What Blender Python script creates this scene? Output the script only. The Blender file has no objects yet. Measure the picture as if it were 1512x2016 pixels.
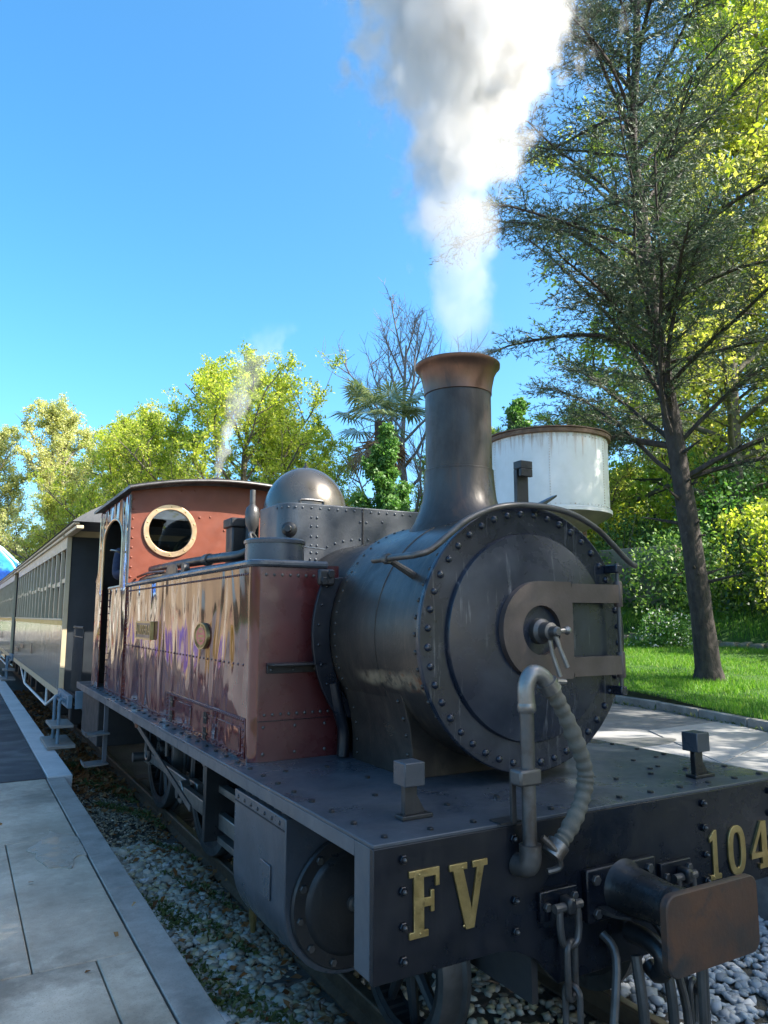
import bpy, bmesh, math, random
import numpy as np
from mathutils import Vector, Matrix, Quaternion

# ------------------------------------------------------------------ camera, sky, sun, exposure
SC = bpy.context.scene
COL = SC.collection
CAM = (-2.438, -2.339, 1.869)
PITCH, YAW = math.radians(7.95), math.radians(29.63)
cd = bpy.data.cameras.new('camera')
cd.sensor_fit = 'VERTICAL'; cd.sensor_height = 24.0; cd.lens = 1461 / 2016 * 24.0
cd.clip_start = 0.05; cd.clip_end = 6000
cam = bpy.data.objects.new('camera', cd); COL.objects.link(cam)
cam.location = CAM
cam.rotation_euler = (math.pi / 2 + PITCH, 0, -YAW)
SC.camera = cam

SUN_AZ = math.atan2(0.70, -0.714)          # bearing of the sun from +Y towards +X
SUN_EL = math.radians(41)
world = bpy.data.worlds.new('World'); SC.world = world; world.use_nodes = True
wn = world.node_tree.nodes; wl = world.node_tree.links
bg = wn['Background']
sky = wn.new('ShaderNodeTexSky'); sky.sky_type = 'NISHITA'; sky.sun_disc = False
sky.sun_elevation = SUN_EL; sky.sun_rotation = SUN_AZ
sky.altitude = 50; sky.air_density = 0.78; sky.dust_density = 2.6; sky.ozone_density = 4.2
hsv = wn.new('ShaderNodeHueSaturation'); hsv.inputs['Saturation'].default_value = 1.24; hsv.inputs['Hue'].default_value = 0.487
wl.new(sky.outputs[0], hsv.inputs['Color']); wl.new(hsv.outputs[0], bg.inputs[0]); bg.inputs[1].default_value = 0.15
sd = bpy.data.lights.new('sun', 'SUN'); sd.energy = 4.2; sd.angle = math.radians(0.53); sd.color = (1.0, 0.94, 0.85)
sun = bpy.data.objects.new('sun', sd); COL.objects.link(sun)
sv = Vector((math.sin(SUN_AZ) * math.cos(SUN_EL), math.cos(SUN_AZ) * math.cos(SUN_EL), math.sin(SUN_EL)))
sun.rotation_euler = sv.to_track_quat('Z', 'Y').to_euler(); sun.location = (20, -15, 30)
vs = SC.view_settings
vs.view_transform = 'Standard'; vs.look = 'None'; vs.gamma = 1.0; vs.use_curve_mapping = False
vs.exposure = 1.70
cy = SC.cycles
cy.use_denoising = True
cy.max_bounces = 8; cy.diffuse_bounces = 4; cy.glossy_bounces = 4; cy.transmission_bounces = 6; cy.transparent_max_bounces = 16
cy.volume_bounces = 4
cy.sample_clamp_indirect = 6.0
cy.caustics_reflective = False; cy.caustics_refractive = False

# ------------------------------------------------------------------ helpers
R = math.radians
PI = math.pi
class MB:
    """collects verts and faces of one mesh"""
    def __init__(s): s.v = []; s.f = []
    def add(s, vs_, fs):
        o = len(s.v); s.v += [tuple(p) for p in vs_]; s.f += [tuple(i + o for i in f) for f in fs]; return s
    def box(s, x0, x1, y0, y1, z0, z1):
        return s.add([(x0,y0,z0),(x1,y0,z0),(x1,y1,z0),(x0,y1,z0),(x0,y0,z1),(x1,y0,z1),(x1,y1,z1),(x0,y1,z1)],
              [(0,3,2,1),(4,5,6,7),(0,1,5,4),(1,2,6,5),(2,3,7,6),(3,0,4,7)])
    def obox(s, c, ax, ay, az):
        c = Vector(c); ax = Vector(ax); ay = Vector(ay); az = Vector(az); P = []
        for z in (-1, 1):
            for (x, y) in ((-1,-1),(1,-1),(1,1),(-1,1)): P.append(c + ax*x + ay*y + az*z)
        return s.add(P, [(0,3,2,1),(4,5,6,7),(0,1,5,4),(1,2,6,5),(2,3,7,6),(3,0,4,7)])
    def lathe(s, prof, c=(0,0,0), axis='Z', n=32, cap0=True, cap1=True):
        o = len(s.v); c = Vector(c)
        for (r, h) in prof:
            for k in range(n):
                a = 2*PI*k/n; x, y = r*math.cos(a), r*math.sin(a)
                p = {'Z': (x, y, h), 'Y': (x, h, -y), 'X': (h, x, y)}[axis]
                s.v.append(tuple(c + Vector(p)))
        m = len(prof)
        for i in range(m-1):
            for k in range(n):
                k2 = (k+1) % n
                s.f.append((o+i*n+k, o+i*n+k2, o+(i+1)*n+k2, o+(i+1)*n+k))
        if cap0: s.f.append(tuple(o+k for k in reversed(range(n))))
        if cap1: s.f.append(tuple(o+(m-1)*n+k for k in range(n)))
        return s
    def tube(s, pts, r, n=8, cap=True, closed=False):
        P = [Vector(p) for p in pts]; m = len(P)
        rr = r if isinstance(r, (list, tuple)) else [r]*m
        o = len(s.v); t0 = None; up = None
        for i in range(m):
            if closed: t = (P[(i+1) % m] - P[i-1])
            else: t = P[min(i+1, m-1)] - P[max(i-1, 0)]
            t.normalize()
            if up is None:
                up = Vector((0,0,1)) if abs(t.z) < 0.9 else Vector((1,0,0))
                up = (up - t*up.dot(t)).normalized()
            else:
                up = (up - t*up.dot(t))
                up = up.normalized() if up.length > 1e-6 else t.orthogonal().normalized()
            b = t.cross(up)
            for k in range(n):
                a = 2*PI*k/n
                s.v.append(tuple(P[i] + (up*math.cos(a) + b*math.sin(a))*rr[i]))
        for i in range(m if closed else m-1):
            j = (i+1) % m
            for k in range(n):
                k2 = (k+1) % n
                s.f.append((o+i*n+k, o+i*n+k2, o+j*n+k2, o+j*n+k))
        if cap and not closed:
            s.f.append(tuple(o+k for k in reversed(range(n)))); s.f.append(tuple(o+(m-1)*n+k for k in range(n)))
        return s
    def prism(s, poly, plane, d0, d1):
        """poly of 2d points extruded from d0 to d1; plane 'XZ' extrudes along Y, 'YZ' along X, 'XY' along Z"""
        n = len(poly)
        f = {'XZ': lambda a, b, d: (a, d, b), 'YZ': lambda a, b, d: (d, a, b), 'XY': lambda a, b, d: (a, b, d)}[plane]
        vs_ = [f(a, b, d0) for a, b in poly] + [f(a, b, d1) for a, b in poly]
        fs = [tuple(range(n)), tuple(reversed(range(n, 2*n)))] + [(i, i+n, (i+1) % n + n, (i+1) % n) for i in range(n)]
        return s.add(vs_, fs)
    def ringplate(s, outer, inner, plane, d0, d1):
        """plate between two loops with the same number of points"""
        n = len(outer)
        f = {'XZ': lambda a, b, d: (a, d, b), 'YZ': lambda a, b, d: (d, a, b), 'XY': lambda a, b, d: (a, b, d)}[plane]
        V = [f(*p, d0) for p in outer] + [f(*p, d0) for p in inner] + [f(*p, d1) for p in outer] + [f(*p, d1) for p in inner]
        F = []
        for i in range(n):
            j = (i+1) % n
            F += [(i, j, n+j, n+i), (2*n+i, 3*n+i, 3*n+j, 2*n+j), (i, 2*n+i, 2*n+j, j), (n+i, n+j, 3*n+j, 3*n+i)]
        return s.add(V, F)
    def mesh(s, name, smooth=True, angle=35, fix=True):
        me = bpy.data.meshes.new(name); me.from_pydata(s.v, [], s.f)
        if fix:
            bm = bmesh.new(); bm.from_mesh(me); bmesh.ops.recalc_face_normals(bm, faces=bm.faces); bm.to_mesh(me); bm.free()
        if smooth:
            me.shade_smooth(); me.set_sharp_from_angle(angle=R(angle))
        me.update(); return me

def tag(o, label=None, cat=None, group=None, kind=None):
    if label: o['label'] = label
    if cat: o['category'] = cat
    if group: o['group'] = group
    if kind: o['kind'] = kind
    return o
def obj(name, mb, mat=None, parent=None, loc=None, smooth=True, bevel=0.0, angle=35, rot=None, seg=2):
    me = mb.mesh(name, smooth, angle) if isinstance(mb, MB) else mb
    o = bpy.data.objects.new(name, me); COL.objects.link(o)
    if mat is not None and not me.materials: me.materials.append(mat)
    if parent is not None: o.parent = parent
    if loc is not None: o.location = loc
    if rot is not None: o.rotation_euler = rot
    if bevel:
        b = o.modifiers.new('bevel', 'BEVEL'); b.width = bevel; b.segments = seg; b.limit_method = 'ANGLE'; b.angle_limit = R(40)
    return o
def empty(name, loc=(0,0,0), rz=0.0):
    o = bpy.data.objects.new(name, None); COL.objects.link(o); o.location = loc; o.rotation_euler = (0,0,rz); o.empty_display_size = 0.3
    return o
def copy_tree(o, parent=None):
    n = o.copy(); COL.objects.link(n); n.parent = parent
    for ch in list(o.children): copy_tree(ch, n)
    return n
def npmesh(name, V, F4=None, F3=None, mat=None, smooth=False):
    """fast mesh from numpy arrays"""
    me = bpy.data.meshes.new(name)
    V = np.asarray(V, np.float32)
    me.vertices.add(len(V)); me.vertices.foreach_set('co', V.ravel())
    loops = []; starts = []; tot = 0
    if F4 is not None and len(F4):
        F4 = np.asarray(F4, np.int32); loops.append(F4.ravel()); starts.append(tot + np.arange(len(F4))*4); tot += F4.size
    if F3 is not None and len(F3):
        F3 = np.asarray(F3, np.int32); loops.append(F3.ravel()); starts.append(tot + np.arange(len(F3))*3); tot += F3.size
    L = np.concatenate(loops); S = np.concatenate(starts).astype(np.int32)
    me.loops.add(len(L)); me.loops.foreach_set('vertex_index', L)
    me.polygons.add(len(S)); me.polygons.foreach_set('loop_start', S)
    me.update(calc_edges=True); me.validate()
    if mat: me.materials.append(mat)
    if smooth: me.shade_smooth()
    return me
def arc(cx, cz, r, a0, a1, n):
    return [(cx + r*math.cos(R(a0 + (a1-a0)*i/(n-1))), cz + r*math.sin(R(a0 + (a1-a0)*i/(n-1)))) for i in range(n)]
def spline(pts, n=8):
    """Catmull-Rom through points"""
    P = [Vector(p) for p in pts]; out = []
    for i in range(len(P)-1):
        p0 = P[max(i-1,0)]; p1 = P[i]; p2 = P[i+1]; p3 = P[min(i+2, len(P)-1)]
        for k in range(n):
            t = k/n
            out.append(0.5*((2*p1) + (p2-p0)*t + (2*p0-5*p1+4*p2-p3)*t*t + (3*p1-p0-3*p2+p3)*t**3))
    out.append(P[-1]); return out

# ------------------------------------------------------------------ materials
class NT:
    def __init__(s, name):
        s.m = bpy.data.materials.new(name); s.m.use_nodes = True; s.n = s.m.node_tree.nodes; s.l = s.m.node_tree.links
        s.b = s.n['Principled BSDF']; s.out = s.n['Material Output']
    def new(s, t, **kw):
        x = s.n.new(t)
        for k, v in kw.items(): setattr(x, k, v)
        return x
    def link(s, a, b): s.l.new(a, b)
    def coords(s, scale=(1,1,1)):
        tc = s.new('ShaderNodeTexCoord'); mp = s.new('ShaderNodeMapping'); mp.inputs['Scale'].default_value = scale
        s.link(tc.outputs['Object'], mp.inputs['Vector']); return mp.outputs[0]
    def noise(s, co, scale, detail=5, rough=0.55, dist=0.0):
        x = s.new('ShaderNodeTexNoise'); x.inputs['Scale'].default_value = scale; x.inputs['Detail'].default_value = detail
        x.inputs['Roughness'].default_value = rough; x.inputs['Distortion'].default_value = dist
        if co is not None: s.link(co, x.inputs['Vector'])
        return x.outputs['Fac']
    def ramp(s, fac, stops):
        x = s.new('ShaderNodeValToRGB'); e = x.color_ramp.elements
        while len(e) < len(stops): e.new(0.5)
        for i, (p, c) in enumerate(stops):
            e[i].position = p; e[i].color = (*c, 1) if len(c) == 3 else c
        s.link(fac, x.inputs[0]); return x.outputs[0]
    def maprange(s, v, a, b, c, d):
        x = s.new('ShaderNodeMapRange'); s.link(v, x.inputs[0])
        for i, q in enumerate((a, b, c, d)): x.inputs[i+1].default_value = q
        return x.outputs[0]
    def math(s, op, a, b=None, c=None, clamp=False):
        x = s.new('ShaderNodeMath', operation=op); x.use_clamp = clamp
        for i, q in enumerate((a, b, c)):
            if q is None: continue
            if isinstance(q, (int, float)): x.inputs[i].default_value = q
            else: s.link(q, x.inputs[i])
        return x.outputs[0]
    def mix(s, fac, a, b):
        x = s.new('ShaderNodeMix', data_type='RGBA')
        for sock, q in ((x.inputs['Factor'], fac), (x.inputs[6], a), (x.inputs[7], b)):
            if isinstance(q, (int, float)): sock.default_value = q
            elif isinstance(q, tuple): sock.default_value = (*q, 1) if len(q) == 3 else q
            else: s.link(q, sock)
        return x.outputs[2]
    def bump(s, h, strength, dist=0.01, normal=None):
        x = s.new('ShaderNodeBump'); x.inputs['Strength'].default_value = strength; x.inputs['Distance'].default_value = dist
        s.link(h, x.inputs['Height'])
        if normal is not None: s.link(normal, x.inputs['Normal'])
        return x.outputs[0]
    def xyz(s):
        tc = s.new('ShaderNodeTexCoord'); x = s.new('ShaderNodeSeparateXYZ'); s.link(tc.outputs['Object'], x.inputs[0])
        return x.outputs
    def geo_xyz(s):
        tc = s.new('ShaderNodeNewGeometry'); x = s.new('ShaderNodeSeparateXYZ'); s.link(tc.outputs['Position'], x.inputs[0])
        return x.outputs

def pbr(name, c1, c2=None, scale=5, rough=(0.4, 0.6), metal=0.0, bump=0.0, bscale=60, stretch=(1,1,1), c3=None, spots=0.62, sscale=3, bdist=0.004, coat=0, lo=0.35, hi=0.68, spec=0.5, grime=0.0):
    t = NT(name); co = t.coords(stretch)
    c2 = c2 or c1
    n1 = t.noise(co, scale, 6, 0.6)
    col = t.ramp(n1, [(lo, c1), (hi, c2)])
    if c3:
        n2 = t.noise(co, sscale, 7, 0.65, 0.4)
        col = t.mix(t.maprange(n2, spots, spots + 0.1, 0, 1), col, c3)
    n3 = t.noise(co, scale*2.3, 5, 0.6)
    ro = t.maprange(n3, 0.3, 0.7, rough[0], rough[1])
    if grime:
        g1 = t.noise(t.coords((9, 9, 0.8)), 2.0, 6, 0.7); g2 = t.noise(t.coords(), 1.4, 6, 0.65, 0.8); g3 = t.noise(t.coords(), 26, 7, 0.75)
        dust = t.math('MULTIPLY', t.maprange(g1, 0.52, 0.72, 0, 1), t.maprange(g2, 0.42, 0.6, 0.15, 1))
        col = t.mix(t.math('MULTIPLY', dust, grime), col, (0.115,0.095,0.075))
        col = t.mix(t.math('MULTIPLY', t.maprange(g2, 0.52, 0.66, 0, 0.75), min(1.0, grime*1.6)), col, (0.006,0.006,0.007))
        col = t.mix(t.maprange(g3, 0.66, 0.72, 0, grime), col, (0.16,0.14,0.12))
        ro = t.math('ADD', ro, t.maprange(g2, 0.35, 0.65, -0.12, 0.16), clamp=True)
    t.link(col, t.b.inputs['Base Color'])
    t.link(ro, t.b.inputs['Roughness'])
    t.b.inputs['Metallic'].default_value = metal
    t.b.inputs['Specular IOR Level'].default_value = spec
    if coat: t.b.inputs['Coat Weight'].default_value = coat; t.b.inputs['Coat Roughness'].default_value = 0.04
    if bump: t.link(t.bump(t.noise(co, bscale, 4), bump, bdist), t.b.inputs['Normal'])
    return t.m

M = {}
M['black'] = pbr('black_iron_paint', (0.008,0.009,0.010), (0.020,0.020,0.021), 4, (0.26,0.50), 0, 0.25, 70, c3=(0.045,0.038,0.032), spots=0.6, grime=0.22)
M['beam'] = pbr('beam_black_gloss', (0.003,0.0045,0.008), (0.008,0.010,0.015), 3, (0.20,0.42), 0, 0.12, 40, c3=(0.022,0.023,0.025), spots=0.64, spec=0.42, grime=0.10)
M['plate'] = pbr('footplate_grey', (0.034,0.041,0.051), (0.066,0.075,0.088), 2.2, (0.22,0.46), 0, 0.2, 60, c3=(0.13,0.13,0.125), spots=0.70, sscale=5, grime=0.12)
M['grey_edge'] = pbr('edge_grey', (0.06,0.066,0.075), (0.085,0.09,0.10), 5, (0.42,0.6), 0, 0.15, 60, grime=0.18)
M['steel'] = pbr('worn_steel', (0.16,0.15,0.14), (0.26,0.25,0.235), 8, (0.3,0.5), 0.75, 0.2, 80, c3=(0.09,0.055,0.035), spots=0.58)
M['steel_dark'] = pbr('dark_steel', (0.07,0.068,0.066), (0.12,0.115,0.11), 8, (0.35,0.55), 0.6, 0.2, 80, c3=(0.06,0.04,0.028), spots=0.6)
M['brass'] = pbr('aged_brass', (0.34,0.25,0.10), (0.48,0.37,0.17), 14, (0.3,0.5), 0.9, 0.25, 90, c3=(0.16,0.12,0.06), spots=0.62, sscale=20)
M['brass_trim'] = pbr('pale_brass_rim', (0.62,0.42,0.24), (0.74,0.53,0.33), 9, (0.28,0.45), 0.85)
M['copper'] = pbr('copper_cap', (0.10,0.056,0.040), (0.17,0.095,0.066), 6, (0.3,0.48), 0.8, 0.15, 50, stretch=(1,1,0.4), c3=(0.06,0.045,0.04), spots=0.56, sscale=4)
M['wood'] = pbr('weathered_board', (0.17,0.15,0.13), (0.30,0.27,0.23), 9, (0.6,0.8), 0, 0.4, 60, stretch=(1,6,6))
M['rust'] = pbr('rusty_face', (0.045,0.032,0.026), (0.11,0.05,0.026), 5, (0.45,0.65), 0.2, 0.3, 60, c3=(0.028,0.026,0.026), spots=0.5, sscale=4)
M['red_cab'] = pbr('red_oxide_paint', (0.15,0.036,0.017), (0.20,0.052,0.026), 4, (0.34,0.5), 0, 0.12, 30, c3=(0.09,0.026,0.017), spots=0.62)
M['navy_cloth'] = pbr('navy_cloth', (0.012,0.014,0.035), (0.022,0.026,0.055), 20, (0.8,0.95), 0, 0.3, 120)
M['skin'] = pbr('skin', (0.50,0.30,0.22), (0.56,0.35,0.26), 10, (0.45,0.6))
M['hair'] = pbr('dark_hair', (0.02,0.014,0.01), (0.05,0.035,0.025), 40, (0.5,0.7))
M['blue_iron'] = pbr('blue_grey_iron', (0.09,0.15,0.19), (0.14,0.21,0.26), 7, (0.45,0.65), 0, 0.2, 60, c3=(0.10,0.12,0.13), spots=0.64)
M['carriage_end'] = pbr('carriage_end_dark', (0.010,0.014,0.019), (0.018,0.024,0.030), 3, (0.4,0.6), 0, 0.15, 40)
M['roof_felt'] = pbr('grey_roof_felt', (0.07,0.075,0.08), (0.12,0.125,0.13), 3, (0.6,0.85), 0, 0.4, 40, c3=(0.2,0.2,0.2), spots=0.66)
M['dark'] = pbr('dark_interior', (0.012,0.011,0.011), (0.02,0.018,0.017), 4, (0.6,0.8))
M['rail'] = pbr('rail_steel', (0.10,0.062,0.036), (0.16,0.10,0.055), 12, (0.5,0.7), 0.35, 0.3, 80)
M['rail_head'] = pbr('rail_head', (0.24,0.19,0.14), (0.34,0.28,0.22), 12, (0.28,0.42), 0.85)
M['sleeper'] = pbr('sleeper_wood', (0.05,0.04,0.03), (0.10,0.08,0.065), 6, (0.75,0.9), 0, 0.5, 40, stretch=(1,8,8))
M['rim_rust'] = pbr('rusty_rim', (0.10,0.055,0.03), (0.20,0.12,0.07), 9, (0.6,0.8), 0, 0.4, 60)
M['white'] = pbr('white_paint', (0.62,0.61,0.57), (0.72,0.71,0.67), 5, (0.4,0.6), 0, 0.1, 30)

def mat_smokebox():
    t = NT('smokebox_graphite'); co = t.coords(); z = t.xyz()
    n = t.noise(co, 3.0, 7, 0.62, 0.3)
    col = t.ramp(n, [(0.3, (0.022,0.019,0.017)), (0.5, (0.046,0.038,0.032)), (0.72, (0.090,0.072,0.056))])
    cs = t.coords((1.2, 5.0, 0.5)); n2 = t.noise(cs, 4.0, 6, 0.7)
    col = t.mix(t.maprange(n2, 0.54, 0.72, 0, 0.6), col, (0.115,0.088,0.062))
    nx = t.noise(t.coords((1,1,1)), 2.1, 7, 0.7, 1.0); col = t.mix(t.maprange(nx, 0.55, 0.68, 0, 0.7), col, (0.010,0.010,0.012))
    # worn rusty scar low on the flank, where ash is raked out
    d = t.math('ABSOLUTE', t.math('SUBTRACT', z[2], t.math('ADD', 1.505, t.math('MULTIPLY', t.noise(t.coords((1,1,1)), 5, 4), 0.10))))
    n4 = t.noise(co, 14, 6, 0.7)
    sc = t.math('MULTIPLY', t.maprange(d, 0.018, 0.05, 1, 0), t.maprange(n4, 0.36, 0.5, 0, 1))
    left = t.maprange(z[0], -0.45, -0.55, 0, 1)
    sc = t.math('MULTIPLY', sc, left)
    yy = t.math('MULTIPLY', t.maprange(z[1], 1.22, 1.10, 0, 1), 1.0)
    sc = t.math('MULTIPLY', sc, yy, clamp=True)
    n5 = t.noise(co, 9, 3)
    scar = t.ramp(n5, [(0.35, (0.22,0.17,0.11)), (0.55, (0.30,0.23,0.15)), (0.62, (0.26,0.10,0.04))])
    col = t.mix(sc, col, scar)
    t.link(col, t.b.inputs['Base Color'])
    t.link(t.maprange(n, 0.3, 0.7, 0.46, 0.24), t.b.inputs['Roughness'])
    bp = t.bump(t.noise(co, 45, 5, 0.65), 0.35, 0.003)
    t.link(t.bump(t.noise(co, 4.0, 2), 0.5, 0.006, bp), t.b.inputs['Normal'])
    t.b.inputs['Metallic'].default_value = 0.40
    return t.m
M['smokebox'] = mat_smokebox()
M['wet'] = pbr('wet_concrete', (0.26,0.235,0.185), (0.36,0.325,0.26), 4, (0.16,0.45), spec=0.5)
def mat_door():
    t = NT('smokebox_front_black'); co = t.coords(); 
    n = t.noise(co, 2.6, 7, 0.62, 0.3)
    col = t.ramp(n, [(0.32, (0.006,0.009,0.016)), (0.55, (0.014,0.019,0.031)), (0.75, (0.036,0.044,0.060))])
    cs = t.coords((7.0, 1.0, 0.5)); n2 = t.noise(cs, 5.0, 5, 0.7)
    col = t.mix(t.maprange(n2, 0.60, 0.72, 0, 0.6), col, (0.20,0.20,0.20))
    n6 = t.noise(co, 5.0, 8, 0.7); col = t.mix(t.maprange(n6, 0.66, 0.70, 0, 0.35), col, (0.12,0.12,0.125))
    t.link(col, t.b.inputs['Base Color'])
    t.link(t.maprange(n, 0.3, 0.7, 0.17, 0.36), t.b.inputs['Roughness'])
    t.link(t.bump(t.noise(co, 8, 5, 0.6), 0.25, 0.006), t.b.inputs['Normal'])
    return t.m
M['front'] = mat_door()
M['strap'] = pbr('door_strap_brown', (0.075,0.056,0.050), (0.115,0.088,0.078), 6, (0.34,0.5), 0.25, 0.2, 60)
M['dome'] = pbr('dome_bronze_paint', (0.11,0.098,0.082), (0.155,0.138,0.115), 3, (0.22,0.36), 0.7, 0.05, 30)
M['chimney'] = pbr('chimney_black', (0.034,0.030,0.027), (0.062,0.053,0.046), 4, (0.28,0.50), 0.4, 0.35, 60, stretch=(1,1,0.35), c3=(0.085,0.052,0.036), spots=0.56, sscale=3.5, grime=0.35)
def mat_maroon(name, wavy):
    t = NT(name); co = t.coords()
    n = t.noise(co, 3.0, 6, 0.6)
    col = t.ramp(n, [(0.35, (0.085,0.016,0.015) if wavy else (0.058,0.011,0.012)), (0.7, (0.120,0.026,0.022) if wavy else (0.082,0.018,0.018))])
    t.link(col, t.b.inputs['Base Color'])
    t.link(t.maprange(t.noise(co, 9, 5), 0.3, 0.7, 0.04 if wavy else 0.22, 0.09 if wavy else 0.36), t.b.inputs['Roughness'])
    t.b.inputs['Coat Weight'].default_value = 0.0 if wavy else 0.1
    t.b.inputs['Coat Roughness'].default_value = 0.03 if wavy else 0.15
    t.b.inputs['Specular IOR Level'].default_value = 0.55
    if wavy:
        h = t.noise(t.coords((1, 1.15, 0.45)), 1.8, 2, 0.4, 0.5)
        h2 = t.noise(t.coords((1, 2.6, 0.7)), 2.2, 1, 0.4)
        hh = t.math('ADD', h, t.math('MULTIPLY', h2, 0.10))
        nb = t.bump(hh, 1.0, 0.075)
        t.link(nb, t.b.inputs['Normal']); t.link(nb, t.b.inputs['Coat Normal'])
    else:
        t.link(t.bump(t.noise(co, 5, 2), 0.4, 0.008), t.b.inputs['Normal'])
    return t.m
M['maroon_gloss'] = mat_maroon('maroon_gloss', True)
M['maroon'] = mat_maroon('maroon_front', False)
def mat_planks():
    t = NT('cream_matchboard'); co = t.coords((1, 1, 0.3))
    n = t.noise(co, 5, 5, 0.6)
    col = t.ramp(n, [(0.35, (0.34,0.27,0.17)), (0.7, (0.42,0.34,0.22))])
    t.link(col, t.b.inputs['Base Color'])
    t.b.inputs['Roughness'].default_value = 0.16
    t.b.inputs['Coat Weight'].default_value = 0.9; t.b.inputs['Coat Roughness'].default_value = 0.06
    h = t.noise(t.coords((1, 9.0, 0.6)), 2.0, 2)
    nb = t.bump(h, 0.6, 0.012)
    t.link(nb, t.b.inputs['Normal']); t.link(nb, t.b.inputs['Coat Normal'])
    return t.m
M['cream_gloss'] = mat_planks()
M['cream'] = pbr('cream_paint', (0.44,0.35,0.22), (0.52,0.43,0.28), 5, (0.3,0.5), 0, 0.1, 30)
M['yellow_line'] = pbr('yellow_line', (0.55,0.33,0.05), (0.62,0.40,0.08), 5, (0.35,0.5))

def mat_concrete(name, a, b, c, joint=None, rough=(0.55, 0.9), sc=1.3, stain=0.0):
    t = NT(name); co = t.coords()
    n1 = t.noise(co, sc, 9, 0.68, 0.0); n2 = t.noise(co, sc*9, 7, 0.75); n3 = t.noise(co, sc*0.7, 4, 0.5, 0.5)
    col = t.ramp(n1, [(0.3, a), (0.52, b), (0.7, c)])
    col = t.mix(t.maprange(n2, 0.35, 0.7, 0, 0.45), col, a)
    if stain:
        n4 = t.noise(co, sc*0.9, 8, 0.68, 0.2); col = t.mix(t.maprange(n4, 0.50, 0.64, 0, stain), col, tuple(q*0.45 for q in a))
        n5 = t.noise(co, 160, 3, 0.6); col = t.mix(t.maprange(n5, 0.58, 0.68, 0, 0.5), col, tuple(q*0.5 for q in a))
        n6 = t.noise(co, sc*3.3, 8, 0.75, 0.3); col = t.mix(t.maprange(n6, 0.60, 0.66, 0, 0.35), col, c)
    t.link(col, t.b.inputs['Base Color'])
    ro = t.maprange(n3, 0.35, 0.6, rough[0], rough[1]); t.link(ro, t.b.inputs['Roughness'])
    t.b.inputs['Specular IOR Level'].default_value = 0.22
    t.link(t.bump(t.noise(co, 90, 6, 0.7), 0.5, 0.004), t.b.inputs['Normal'])
    return t.m
M['slab'] = mat_concrete('platform_concrete', (0.23,0.20,0.15), (0.42,0.37,0.285), (0.56,0.50,0.395), rough=(0.5, 0.9), stain=0.65)
M['kerb'] = mat_concrete('kerb_concrete', (0.20,0.19,0.165), (0.30,0.28,0.245), (0.40,0.38,0.335), sc=2, stain=0.5)
M['pale_edge'] = mat_concrete('pale_edge_concrete', (0.38,0.385,0.37), (0.50,0.50,0.48), (0.60,0.59,0.56), sc=2)
M['asphalt'] = mat_concrete('asphalt', (0.045,0.046,0.048), (0.065,0.066,0.068), (0.09,0.09,0.09), sc=3)
M['apron'] = mat_concrete('apron_concrete', (0.24,0.235,0.225), (0.34,0.33,0.31), (0.43,0.42,0.39), sc=0.6, stain=0.35)
M['lane'] = mat_concrete('grit_asphalt', (0.10,0.10,0.10), (0.17,0.17,0.165), (0.26,0.255,0.245), sc=4)
M['plaster'] = mat_concrete('cream_plaster', (0.40,0.30,0.18), (0.47,0.36,0.23), (0.53,0.42,0.28), sc=0.8, rough=(0.7,0.9))
M['stone_trim'] = mat_concrete('pale_stone', (0.55,0.53,0.47), (0.66,0.63,0.56), (0.74,0.71,0.64), sc=1.5, rough=(0.6,0.85))
M['old_wall'] = mat_concrete('old_wall_render', (0.16,0.13,0.10), (0.30,0.25,0.20), (0.42,0.36,0.29), sc=0.9, rough=(0.75,0.95))
M['edging'] = mat_concrete('edging_stone', (0.14,0.12,0.09), (0.24,0.21,0.16), (0.36,0.33,0.27), sc=3, rough=(0.75,0.95))
def mat_soil():
    t = NT('ballast_bed'); co = t.coords()
    n1 = t.noise(co, 1.6, 8, 0.65); n2 = t.noise(co, 45, 6, 0.75)
    col = t.ramp(n1, [(0.35, (0.07,0.062,0.045)), (0.55, (0.11,0.098,0.075)), (0.7, (0.07,0.085,0.03))])
    col = t.mix(t.maprange(n2, 0.52, 0.66, 0, 0.75), col, (0.16,0.16,0.155))
    t.link(col, t.b.inputs['Base Color']); t.b.inputs['Roughness'].default_value = 0.9
    t.link(t.bump(n2, 1.0, 0.03), t.b.inputs['Normal'])
    return t.m
M['bed'] = mat_soil()
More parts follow.
